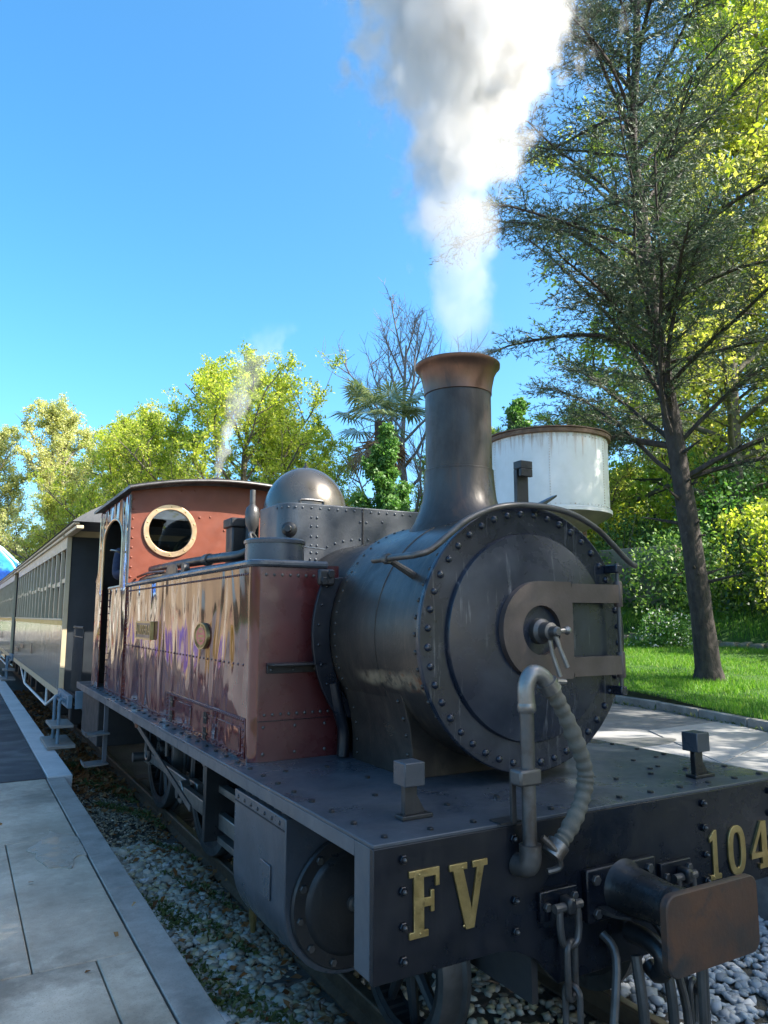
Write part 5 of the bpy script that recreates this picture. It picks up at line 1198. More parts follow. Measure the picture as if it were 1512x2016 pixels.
# ------------------------------------------------------------------ water tank on its column
WT = empty('water_tank', (6.30, 7.28, PZ)); tag(WT, 'round white riveted water tank with rusty rim on a column', 'water tank')
zb = 3.32; TH = 1.28
sh = obj('tank_shell', MB().lathe([(1.02,0),(1.02,TH)], (0,0,zb), 'Z', 72, True, True), M['tank_white'], WT, angle=50)
sh.data.transform(Matrix.Translation((0,0,-zb))); sh.location = (0,0,zb)
obj('top_rim', MB().lathe([(1.025,TH-0.05),(1.07,TH-0.04),(1.075,TH+0.02),(1.03,TH+0.03),(0.98,TH+0.02)], (0,0,zb), 'Z', 72, False, False), M['rim_rust'], WT)
rp_ = MB().prism([(math.cos(2*PI*k/56)*1.09*(1+0.012*math.sin(7*k)), math.sin(2*PI*k/56)*1.09*(1+0.012*math.cos(5*k))) for k in range(56)], 'XY', zb+TH+0.031, zb+TH+0.05); obj('tank_lid', rp_, M['rim_rust'], WT)
obj('bottom_rim', MB().lathe([(1.025,-0.03),(1.06,-0.03),(1.06,0.03),(1.025,0.045)], (0,0,zb), 'Z', 72, False, False), M['white'], WT)
obj('tank_base', MB().lathe([(0.55,-0.30),(0.80,-0.18),(1.05,-0.035)], (0,0,zb), 'Z', 48), pbr('tank_under', (0.10,0.10,0.07), (0.16,0.15,0.10), 3, (0.7,0.9)), WT)
rv = []
for zz in (0.07, TH-0.10):
    for k in range(80): a = 2*PI*k/80; rv.append((1.02*math.cos(a), 1.02*math.sin(a), zb+zz, a))
for a in (R(-70), R(-130), R(-10), R(50), R(110), R(-190)):
    for zz in lin(0.12,TH-0.15,24): rv.append((1.02*math.cos(a), 1.02*math.sin(a), zb+zz, a))
mb = MB()
for (x, y, z, a) in rv: mb.obox((x,y,z), Vector((math.cos(a),math.sin(a),0))*0.008, Vector((-math.sin(a),math.cos(a),0))*0.009, (0,0,0.009))
o = obj('shell_rivets', mb, M['tank_white'], WT); o['kind'] = 'stuff'
obj('column', MB().lathe([(0.55,0),(0.55,0.5),(0.42,0.55),(0.40,2.95),(0.55,3.02)], (0,0,0), 'Z', 32), M['stone_trim'], WT)
obj('supply_pipe', MB().tube([(0.5,-0.3,0),(0.5,-0.3,zb-0.1)], 0.06, 12), M['rim_rust'], WT)

# ------------------------------------------------------------------ trees
def tree_parts(seed, H, crown_r, base, nprim, nsec, nter, leaves_per, leaf, trunk_r, up=0.35, droop=0.0, top_round=0.55, spread=0.30, twig=True, cone=0.0):
    rg = random.Random(seed); wood = MB(); LP = []
    trunk = [(0,0,0)]; x = y = 0.0; nseg = 8
    for i in range(1, nseg+1):
        x += rg.uniform(-0.12,0.12)*H/14; y += rg.uniform(-0.12,0.12)*H/14; trunk.append((x, y, H*0.88*i/nseg))
    tp = spline(trunk, 3); m = len(tp)
    wood.tube(tp, [trunk_r*(1.35 if i == 0 else 1.0)*(1-0.86*i/(m-1)) + 0.012 for i in range(m)], 9)
    def env(z):
        f = (z-base)/(H-base); f = min(max(f, 0.0), 1.0)
        e = math.sqrt(max(0.0, 1-((f-0.42)/0.60)**2)) if cone == 0 else (1-f)**0.8*(0.55+0.45*min(1, f*5))
        return crown_r*max(0.12, e)
    def branch(p, d, L, r, nseg, upb):
        pts = [p.copy()]; d = d.normalized()
        for i in range(nseg):
            d = (d + Vector((rg.uniform(-1,1),rg.uniform(-1,1),rg.uniform(-1,1)))*spread + Vector((0,0,upb))).normalized()
            pts.append(pts[-1] + d*(L/nseg))
        return pts, d
    for i in range(nprim):
        f = (i+0.5)/nprim; z = base*0.8 + (H*0.86-base*0.8)*f; k = min(int(z/(H*0.88)*(m-1)), m-1); p = tp[k].copy()
        a = i*2.399 + rg.uniform(-0.4,0.4); L = env(z + 0.1*H)*rg.uniform(0.8,1.1); el = R(12 + 45*f)
        d = Vector((math.cos(a)*math.cos(el), math.sin(a)*math.cos(el), math.sin(el)))
        pts, dd = branch(p, d, L, 0, 5, up*0.30)
        r0 = trunk_r*0.38*(1-0.6*f) + 0.01
        wood.tube(pts, [r0*(1-0.8*j/5)+0.006 for j in range(6)], 6, cap=False)
        for j in range(nsec):
            g = 0.25 + 0.75*(j+rg.random()*0.6)/nsec; q = min(int(g*5), 4); w = g*5-q
            p2 = pts[q].lerp(pts[q+1], min(1, w)); a2 = rg.uniform(0, 2*PI)
            d2 = ((pts[q+1]-pts[q]).normalized()*0.7 + Vector((math.cos(a2),math.sin(a2),rg.uniform(-0.2,0.8)))*0.9)
            L2 = L*0.42*rg.uniform(0.7,1.15)*(1.1-0.45*g)
            s2, d2 = branch(p2, d2, L2, 0, 3, up*0.25 - droop)
            wood.tube(s2, [r0*0.35+0.005, r0*0.25+0.004, r0*0.15+0.003, 0.004], 4, cap=False)
            for t_ in range(nter):
                q = rg.randrange(0, 3); p3 = s2[q].lerp(s2[q+1], rg.random())
                d3 = (s2[q+1]-s2[q]).normalized()*0.5 + Vector((rg.uniform(-1,1),rg.uniform(-1,1),rg.uniform(-0.5,1)))
                L3 = L2*0.5*rg.uniform(0.6,1.2)
                s3, d3 = branch(p3, d3, L3, 0, 2, up*0.2 - droop)
                if twig: wood.tube(s3, [0.010, 0.007, 0.003], 3, cap=False)
                for _ in range(leaves_per):
                    u = rg.random(); pp = s3[0].lerp(s3[2], u) if u < 0.5 else s3[1].lerp(s3[2], u)
                    LP.append((pp.x + rg.gauss(0, leaf*0.9), pp.y + rg.gauss(0, leaf*0.9), pp.z + rg.gauss(0, leaf*0.7)))
    return wood, LP
def tree_kind(name, seed, H, r, base, nprim, nsec, nter, lpt, leaf, trunk_r, bark, leafmat, **kw):
    w, LP = tree_parts(seed, H, r, base, nprim, nsec, nter, lpt, leaf, trunk_r, **kw)
    wm = w.mesh('trunk', True, 60, fix=False); wm.materials.append(M[bark])
    cm = leafmesh('crown', np.array(LP), (leaf*0.7, leaf*1.35), M[leafmat], seed, 0.0, 0.7) if LP else None
    return wm, cm
def plant_tree(name, kind, loc, rz, s, label, group=None, cat='tree', sz=None):
    wm, cm = kind; e = empty(name, loc, rz); e.scale = (s, s, sz or s); tag(e, label, cat, group)
    t_ = obj('trunk', wm, None, e)
    if cm: obj('crown', cm, None, e)
    return e
K_lime = tree_kind('lime', 11, 13.0, 6.0, 2.5, 24, 9, 7, 34, 0.108, 0.26, 'bark_pale', 'lf_lime', up=0.12)
K_plane = tree_kind('plane', 12, 15.0, 5.2, 2.5, 26, 9, 7, 30, 0.118, 0.30, 'bark_pale', 'lf_plane')
K_yellow = tree_kind('maple', 13, 12.0, 5.2, 1.8, 24, 8, 7, 27, 0.112, 0.22, 'bark_pale', 'lf_yellow')
K_green = tree_kind('green', 14, 9.6, 2.7, 1.2, 26, 8, 6, 36, 0.10, 0.16, 'bark_pale', 'lf_green', cone=0.6, spread=0.25)
K_bare = tree_kind('bare', 15, 14.0, 4.6, 3.0, 24, 9, 8, 0, 0.1, 0.20, 'bark_grey', 'lf_dark', up=0.9, spread=0.22)
lbl = 'trees behind the train'
plant_tree('lime_tree', K_lime, (7.3,26.3,0.25), 2.3, 0.90, 'broad lime green tree rising behind the cab roof and dome', lbl)
plant_tree('plane_tree', K_plane, (2.3,42.6,0.2), 0.0, 0.90, 'pale yellow plane tree behind the first carriage roof', lbl)
plant_tree('plane_tree', K_plane, (-1.9,44.5,0.2), 2.1, 0.82, 'pale yellow plane tree at the left edge of the picture', lbl)
plant_tree('plane_tree', K_plane, (5.6,39.0,0.2), 4.0, 0.84, 'slender pale plane tree just left of the lime green tree', lbl)
plant_tree('maple_tree', K_yellow, (-3.5,52.0,0.2), 1.0, 0.95, 'low yellow green tree above the blue canopy', lbl)
plant_tree('maple_tree', K_yellow, (1.5,33.0,0.2), 3.0, 0.58, 'small yellow tree close behind the carriage roof', lbl)
plant_tree('maple_tree', K_yellow, (12.6,30.5,0.3), 5.0, 0.62, 'yellow tree between the dome and the palm', lbl)
plant_tree('lime_tree', K_lime, (4.2,30.0,0.25), 2.2, 0.76, 'smaller lime green tree left of the cab roof valve', lbl)
plant_tree('lime_tree', K_lime, (10.2,28.6,0.25), 3.9, 0.80, 'lime green tree right of the dome, left of the palm', lbl)
plant_tree('bare_tree', K_bare, (14.2,25.4,0.4), 1.2, 1.12, 'leafless tree with fine grey twigs left of the chimney', lbl)
plant_tree('green_tree', K_green, (9.7,18.6,0.3), 0.6, 0.92, 'dense mid green tree just left of the chimney', lbl)
plant_tree('green_tree', K_green, (12.2,15.2,0.4), 2.6, 0.95, 'dark green tree seen right of the chimney cap behind the water tank', lbl)
rb_ = 'woodland trees on the bank'
for (k, x, y, s, rz, lab) in ((K_yellow,20.6,13.4,1.35,0.3,'tall yellow green tree behind the cedar trunk'), (K_lime,26.0,13.6,1.75,1.7,'tall lime green tree at the right edge behind the cedar'),
        (K_yellow,18.6,19.0,0.60,2.9,'yellow green tree between water tank and cedar'), (K_lime,24.5,17.5,1.0,4.4,'lime green tree higher on the bank behind the cedar'),
        (K_yellow,30.0,12.0,1.6,5.2,'yellow green tree topmost on the bank at right'), (K_lime,16.6,23.5,0.58,0.9,'lime green tree behind the white water tank'),
        (K_lime,19.5,27.0,0.58,3.3,'distant lime tree above the water tank lid')):
    plant_tree('woodland_tree', k, (x,y,hgt(x,y)-0.2), rz, s, lab, rb_)

# cedar: dark needles on ascending limbs
def cedar_kind(seed, H, trunk_pts, nlimb, spray, tr0):
    rg = random.Random(seed); wood = MB(); tw = []; td = []
    tp = spline(trunk_pts, 4); m = len(tp)
    wood.tube(tp, [tr0*(1.0 + 0.50*max(0, 1-i/2.5))*(1-0.82*(i/(m-1))**0.9)*(1+0.05*math.sin(i*2.3)) + 0.02 for i in range(m)], 14)
    def path(p, d, L, n, sag, j):
        pts = [p.copy()]; d = d.normalized()
        for i in range(n):
            d = (d + Vector((rg.uniform(-1,1),rg.uniform(-1,1),rg.uniform(-1,1)))*j + Vector((0,0,sag*(i/n)))).normalized(); pts.append(pts[-1]+d*(L/n))
        return pts
    def twigs(s2, L2, n):
        n3 = int(4 + L2*11)
        for t_ in range(n3):
            g3 = (t_+rg.random())/n3; q3 = min(int(g3*n), n-1); p3 = s2[q3].lerp(s2[q3+1], g3*n-q3)
            ax3 = (s2[q3+1]-s2[q3]).normalized(); sd3 = ax3.cross(Vector((0,0,1))).normalized()*(1 if t_ % 2 else -1)
            d3 = (ax3*0.6 + sd3*rg.uniform(0.3,1.0) + Vector((rg.uniform(-.2,.2),rg.uniform(-.2,.2),rg.uniform(-0.40,0.30)))).normalized()
            L3 = rg.uniform(0.16,0.42)
            if rg.random() < 0.7: wood.tube([p3, p3+d3*L3], [0.004,0.002], 3, cap=False)
            for _ in range(spray):
                u = rg.random(); q_ = p3 + d3*(L3*u); tw.append(q_)
                td.append(d3*rg.uniform(0.6,1.0) + Vector((rg.uniform(-1,1),rg.uniform(-1,1),rg.uniform(-0.4,0.8)))*0.38)
    for i in range(34):                                    # dead stubs and knots on the bare trunk
        z = rg.uniform(0.6, H*0.42); k = 0
        while k < m-1 and tp[k].z < z: k += 1
        a = rg.uniform(0, 2*PI); d = Vector((math.cos(a), math.sin(a), rg.uniform(0.0,0.6))); q = tp[k-1].lerp(tp[k], rg.random()); L = rg.uniform(0.24,0.36) if i % 3 else rg.uniform(0.5,1.0)
        wood.tube([q, q+d*L*0.6, q+d*L], [0.045,0.03,0.016 if i % 3 else 0.006], 5)
    for i in range(nlimb):
        f = (i+0.3)/nlimb; z = H*(0.19 + 0.78*f); k = 0
        while k < m-1 and tp[k].z < z: k += 1
        p = tp[k].copy(); a = i*2.399 + rg.uniform(-0.6,0.6)
        L = (1-f)**0.6*H*0.285*rg.uniform(0.65,1.15) + 0.9
        el = R(rg.uniform(15,58)); d = Vector((math.cos(a)*math.cos(el), math.sin(a)*math.cos(el), math.sin(el)))
        pts = path(p, d, L, 8, -0.16, 0.16); r0 = tr0*rg.uniform(0.13,0.27)*(1-0.6*f)+0.012
        wood.tube(pts, [r0*(1-0.85*j/8)+0.005 for j in range(9)], 6, cap=False)
        ns = int(7 + L*4.2)
        for s_ in range(ns):
            g = 0.14 + 0.86*(s_+rg.random())/ns; q = min(int(g*8), 7); p2 = pts[q].lerp(pts[q+1], g*8-q)
            ax = (pts[q+1]-pts[q]).normalized(); side = ax.cross(Vector((0,0,1))).normalized()*(1 if s_ % 2 else -1)
            d2 = ax*0.65 + side*rg.uniform(0.4,1.1) + Vector((0,0,rg.uniform(-0.35,0.40)))
            L2 = (0.35 + 0.33*L*(1.05-g))*rg.uniform(0.5,1.2); s2 = path(p2, d2, L2, 4, -0.10, 0.20)
            wood.tube(s2, [r0*0.22+0.005, 0.008, 0.006, 0.005, 0.003], 3, cap=False)
            twigs(s2, L2, 4)
    wm = wood.mesh('trunk', True, 60, fix=False); wm.materials.append(M['bark'])
    P = np.array([tuple(q) for q in tw]); D = np.array([tuple(q) for q in td])
    print('cedar', len(P), len(wood.f))
    cm = leafmesh('crown', P, (0.05,0.13), M['needle'], seed, 0.0, 0.19, 0.15, D)
    return wm, cm
K_cedar = cedar_kind(31, 17.5, [(0,0,-0.2),(-0.05,0.03,0.9),(-0.17,0.10,2.7),(-0.42,0.24,5.4),(-0.64,0.36,7.6),(-0.78,0.44,9.9),(-0.87,0.49,11.7),(-0.69,0.39,14.0),(-0.6,0.3,17.3)], 64, 9, 0.235)
cx_, cy_ = 10.63, 7.55
plant_tree('cedar_tree', K_cedar, (cx_,cy_,hgt(cx_,cy_)), 0.0, 1.0, 'tall dark cedar with bare lower trunk standing on the lawn', 'cedars on the lawn')
for (x, y, s, rz, lab) in ((7.2,-8.6,0.74,1.0,'cedar out of view to the right, shading the locomotive front'),):
    plant_tree('cedar_tree', K_cedar, (x,y,hgt(x,y)), rz, s, lab, 'cedars on the lawn')

plant_tree('lime_tree', K_lime, (7.0,-5.2,0.35), 1.3, 0.78, 'lime tree out of view to the right, shading the buffer beam', lbl)
plant_tree('lime_tree', K_lime, (12.2,0.6,0.35), 3.6, 0.92, 'lime tree out of view to the right, shading the water tank', lbl)
plant_tree('lime_tree', K_lime, (4.4,-8.8,0.3), 5.1, 0.85, 'lime tree out of view behind the photographer, shading the platform', lbl)
plant_tree('green_tree', K_green, (5.6,-6.8,0.3), 1.1, 1.15, 'evergreen out of view to the right of the camera', lbl)

# palm
def palm():
    e = empty('palm_tree', (10.3,20.4,0.0)); tag(e, 'fan palm with drooping dead fronds beside the chimney', 'palm')
    H = 9.0; rg = random.Random(5)
    mb = MB().tube([(0,0,0),(0.1,0,H*0.5),(0.05,0.05,H-0.2)], [0.20,0.17,0.20], 10); obj('trunk', mb, M['bark'], e)
    for k in range(30):
        dead = k >= 21; a = k*2.399; el = R(rg.uniform(-5,65)) if not dead else R(rg.uniform(-75,-45))
        d = Vector((math.cos(a)*math.cos(el), math.sin(a)*math.cos(el), math.sin(el))); Ls = rg.uniform(0.9,1.4)
        p0 = Vector((0.05,0.05,H-0.25)); p1 = p0 + d*Ls; up = Vector((0,0,1)); sd_ = d.cross(up).normalized(); nn = sd_.cross(d)
        mb = MB().tube([p0, p0.lerp(p1,0.5)+Vector((0,0,0.04)), p1], [0.018,0.013,0.010], 5)
        for j in range(22):
            b = R(-115 + 230*j/21); dr = (d*math.cos(b) + sd_*math.sin(b)).normalized(); L2 = rg.uniform(0.8,1.1)
            w_ = 0.040; q = p1 + dr*L2*0.55; tip = p1 + dr*L2 - Vector((0,0,0.16+0.1*rg.random())); t2 = dr.cross(nn).normalized()
            mb.add([p1, q + t2*w_, tip, q - t2*w_], [(0,1,2,3)])
        obj('dead_frond' if dead else 'frond', mb, M['palm_dead'] if dead else M['palm'], e, smooth=False)
palm()

# shrubs, ivy and vines
def bush(name, loc, rad, n, leaf, mat, seed, label, cat='shrub', group=None, stems=6, aspect=0.6, lumps=7, flowers=0):
    r = np.random.default_rng(seed); e = empty(name, loc); tag(e, label, cat, group)
    L = r.normal(size=(lumps, 3)); L /= np.linalg.norm(L, axis=1, keepdims=True); L *= r.uniform(0.25,0.75,(lumps,1)); L[:, 2] = np.abs(L[:, 2])*0.9
    P = []
    d = r.normal(size=(n, 3)); d /= np.linalg.norm(d, axis=1, keepdims=True)
    k = r.integers(0, lumps, n); rr = r.uniform(0.55,1.0,n)**0.6*r.uniform(0.85,1.12,n)
    P = L[k] + d*(0.46*rr)[:, None]; P = P[P[:, 2] > -0.05]
    P = P*np.array(rad)
    o = obj('foliage', leafmesh('foliage', P, (leaf*0.7, leaf*1.3), M[mat], seed+1, 0.0, aspect), None, e)
    mb = MB(); rg = random.Random(seed)
    for s_ in range(stems):
        a = rg.uniform(0, 2*PI); q = Vector((math.cos(a)*rad[0]*0.5*rg.random(), math.sin(a)*rad[1]*0.5*rg.random(), rad[2]*rg.uniform(0.5,0.95)))
        mb.tube([(0,0,-0.2), q*0.5 + Vector((rg.uniform(-.1,.1),rg.uniform(-.1,.1),0)), q], [0.03,0.02,0.008], 5)
    obj('stem', mb, M['bark_pale'], e)
    if flowers:
        s = P[r.integers(0, len(P), flowers)]*1.04; obj('blossom', leafmesh('blossom', np.repeat(s, 3, 0), (0.03,0.06), M['petal'], seed+3, 0.0, 0.9), None, e)
    return e
def onbank(x, y, dz=0.0): return (x, y, hgt(x, y)+dz)
bush('flowering_shrub', onbank(14.75,12.15,-0.1), (1.05,1.05,1.35), 5200, 0.075, 'lf_green', 41, 'rounded shrub with small white blossom beside the cedar trunk', flowers=420)
i_ = 'dark shrubs along the bank'
for (x, y, rad, lf, mt, lab) in (
    (17.2,13.0,(2.2,2.4,3.4),0.12,'lf_ivy','ivy covered shrub mass just left of the cedar trunk'), (18.6,10.6,(2.4,2.2,3.2),0.12,'lf_dark','dark evergreen shrub right of the cedar trunk'),
    (17.6,16.2,(1.8,2.0,3.8),0.12,'lf_ivy','ivy clad shrub growing over the old wall'), (18.4,8.2,(2.2,2.2,3.0),0.13,'lf_ivy','leafy shrub on the bank at the right edge'),
    (19.4,18.6,(2.6,2.6,4.0),0.13,'lf_lime','bright shrub behind the old wall'), (20.2,13.6,(2.8,2.8,4.6),0.14,'lf_green','tall green shrub above the ivy'),
    (21.0,9.6,(2.8,2.6,4.6),0.14,'lf_lime','bright leafy shrub behind the dark evergreen'), (16.9,20.5,(2.2,2.2,3.2),0.13,'lf_green','green shrub behind the water tank'), (15.5,23.0,(2.2,2.2,3.4),0.13,'lf_lime','bright shrub right of the smokebox behind the tank column'),
    (12.5,24.5,(2.4,2.2,3.4),0.13,'lf_yellow','yellow shrub below the palm'), (8.2,22.6,(2.0,2.0,2.8),0.12,'lf_lime','lime green shrub behind the dome'), (5.2,24.0,(1.8,1.8,2.6),0.12,'lf_yellow','yellow shrub hidden behind the cab')):
    bush('shrub', onbank(x,y,-0.2) if x > 14 else (x,y,0.2), rad, 9000, lf, mt, int(x*100+y), lab, 'shrub', i_, lumps=10)
rg = random.Random(17)
src = [q for q in COL.objects if q.name.split('.')[0] == 'shrub' and q.parent is None]
for k in range(16):                                        # thicket higher on the bank
    x, y = rg.uniform(20.5,30), rg.uniform(7,28)
    n_ = copy_tree(src[k % 10]); n_.location = onbank(x, y, -0.3); n_.rotation_euler = (0,0,rg.uniform(0,6.28)); q = rg.uniform(0.9,1.3); n_.scale = (q,q,q)
    n_['label'] = 'thicket shrub high on the bank behind the other trees'; n_['group'] = 'thicket high on the bank'
bush('rhododendron', onbank(15.9,7.0,0.6), (1.5,1.4,2.3), 1500, 0.24, 'lf_dark', 61, 'glossy dark leaved rhododendron at the right edge', aspect=0.32)
# hanging vines
rg = random.Random(3)
for k in range(7):
    x, y = 16.2 + rg.uniform(-0.3,0.5), 10.9 - 0.55*k; z = hgt(x, y) + rg.uniform(2.6,3.2); L = rg.uniform(1.2,2.2)
    e = empty('hanging_vine', (x,y,z)); tag(e, ('first','second','third','fourth','fifth','sixth','last')[k] + ' bright leafy vine right of the cedar trunk, counted rightwards', 'vine', 'vines trailing over the bank')
    st = spline([(0.9,0.1,0.25),(0.4,0,0.35),(0.05,0,0.1),(0,rg.uniform(-.1,.1),-L*0.5),(rg.uniform(-.1,.1),0,-L)], 5); obj('stem', MB().tube(st, 0.012, 5), M['bark_pale'], e)
    P = []
    for _ in range(330):
        q = st[rg.randrange(0, len(st))]; P.append((q.x+rg.gauss(0,0.16), q.y+rg.gauss(0,0.18), q.z+rg.gauss(0,0.10)))
    obj('foliage', leafmesh('foliage', np.array(P), (0.07,0.14), M['lf_lime'], 70+k, 0.0, 0.85), None, e)
# old rendered wall behind
ow = obj('old_wall', MB().box(-0.2,0.2,-3.2,3.2,-0.6,1.9), M['old_wall'], loc=(17.0,16.9,hgt(17.0,16.9)), rot=(0,0,R(12)), bevel=0.03); tag(ow, 'stained old masonry wall half hidden by ivy on the bank', 'wall')

# blue festival canopy far down the line
bc = empty('blue_canopy', (-2.2,38.5,0.1)); bc.scale = (0.66,0.66,0.84); tag(bc, 'bright blue canopy with pale scalloped trim far behind the carriages', 'canopy')
blue = pbr('blue_canvas', (0.01,0.12,0.55), (0.02,0.22,0.75), 1.2, (0.4,0.6)); pale = pbr('pale_blue_trim', (0.35,0.6,0.85), (0.5,0.75,0.92), 2, (0.5,0.7))
obj('canvas', MB().lathe([(4.6,3.4),(4.5,3.7),(3.4,5.0),(2.2,5.9),(1.0,6.5),(0.05,6.8)], (0,0,0), 'Z', 40, False, True), blue, bc)
for k in range(40):
    a = 2*PI*k/40; obj('scallop', MB().lathe([(0.02,-0.10),(0.30,-0.08),(0.34,0),(0.30,0.08),(0.02,0.10)], (0,0,0), 'Z', 10), pale, bc, loc=(4.62*math.cos(a),4.62*math.sin(a),3.55))
for k in range(10):
    a = 2*PI*k/10; mb = MB().tube([(x*math.cos(a),x*math.sin(a),z+0.06) for x, z in ((4.5,3.7),(3.4,5.0),(2.2,5.9),(1.0,6.5))], 0.10, 6); obj('seam', mb, pale, bc)
for k in range(6):
    a = 2*PI*k/6; obj('pole', MB().tube([(4.4*math.cos(a),4.4*math.sin(a),0),(4.4*math.cos(a),4.4*math.sin(a),3.5)], 0.06, 8), M['white'], bc)
# ------------------------------------------------------------------ station building (mirrored in the polished tank)
sb_ = empty('station_building', (-7.7, 27.0, PZ)); tag(sb_, 'cream plastered station house mirrored in the polished maroon tank', 'building')
H_ = 6.4; L_ = 72.0
wall = MB()
bays = [(i*3.6+0.9, i*3.6+2.7) for i in range(20)]
yprev = 0.0
for (a, b) in bays:
    wall.box(-0.4,0,yprev,a,0,H_)
    top = [( (a+b)/2 - (b-a)/2*math.cos(R(q)), 2.6 + (b-a)/2*0.9*math.sin(R(q))) for q in range(0,181,12)]
    wall.prism([(a,H_)] + [(a,2.6)][:0] + top + [(b,H_)], 'YZ', -0.4, 0)
    yprev = b
wall.box(-0.4,0,yprev,L_,0,H_)
obj('wall', wall, M['plaster'], sb_, smooth=False)
obj('back', MB().box(-7.5,-0.41,0.01,L_-0.01,0,H_-0.02), M['plaster'], sb_, smooth=False)
for i, (a, b) in enumerate(bays):
    top = [((a+b)/2 - (b-a)/2*math.cos(R(q)), 2.6 + (b-a)/2*0.9*math.sin(R(q))) for q in range(0,181,12)]
    wd = obj('window', MB().prism([(a,0.02)] + top + [(b,0.02)], 'YZ', -0.30, -0.26), M['glass'], sb_, smooth=False)
    obj('surround', MB().tube([(0.02,a,0)] + [(0.02,y,z) for y, z in top] + [(0.02,b,0)], 0.10, 6), M['stone_trim'], wd)
    obj('mullion', MB().box(-0.255,-0.20,(a+b)/2-0.04,(a+b)/2+0.04,0.02,3.3), M['white'], wd)
    obj('transom', MB().box(-0.255,-0.20,a,b,2.55,2.65), M['white'], wd)
obj('cornice', MB().box(0.002,0.22,0,L_,H_-0.45,H_-0.15), M['stone_trim'], sb_, bevel=0.03)
obj('string_course', MB().box(0.002,0.10,0,L_,4.35,4.55), M['stone_trim'], sb_, bevel=0.02)
obj('roof', MB().prism([(0.9,H_),(0.9,H_+0.12),(-3.8,H_+2.2),(-8.4,H_+0.12),(-8.4,H_)], 'XZ', -0.6, L_+0.6), pbr('roof_tiles', (0.16,0.06,0.035), (0.24,0.10,0.06), 3, (0.7,0.9), 0, 0.6, 12), sb_, smooth=False)

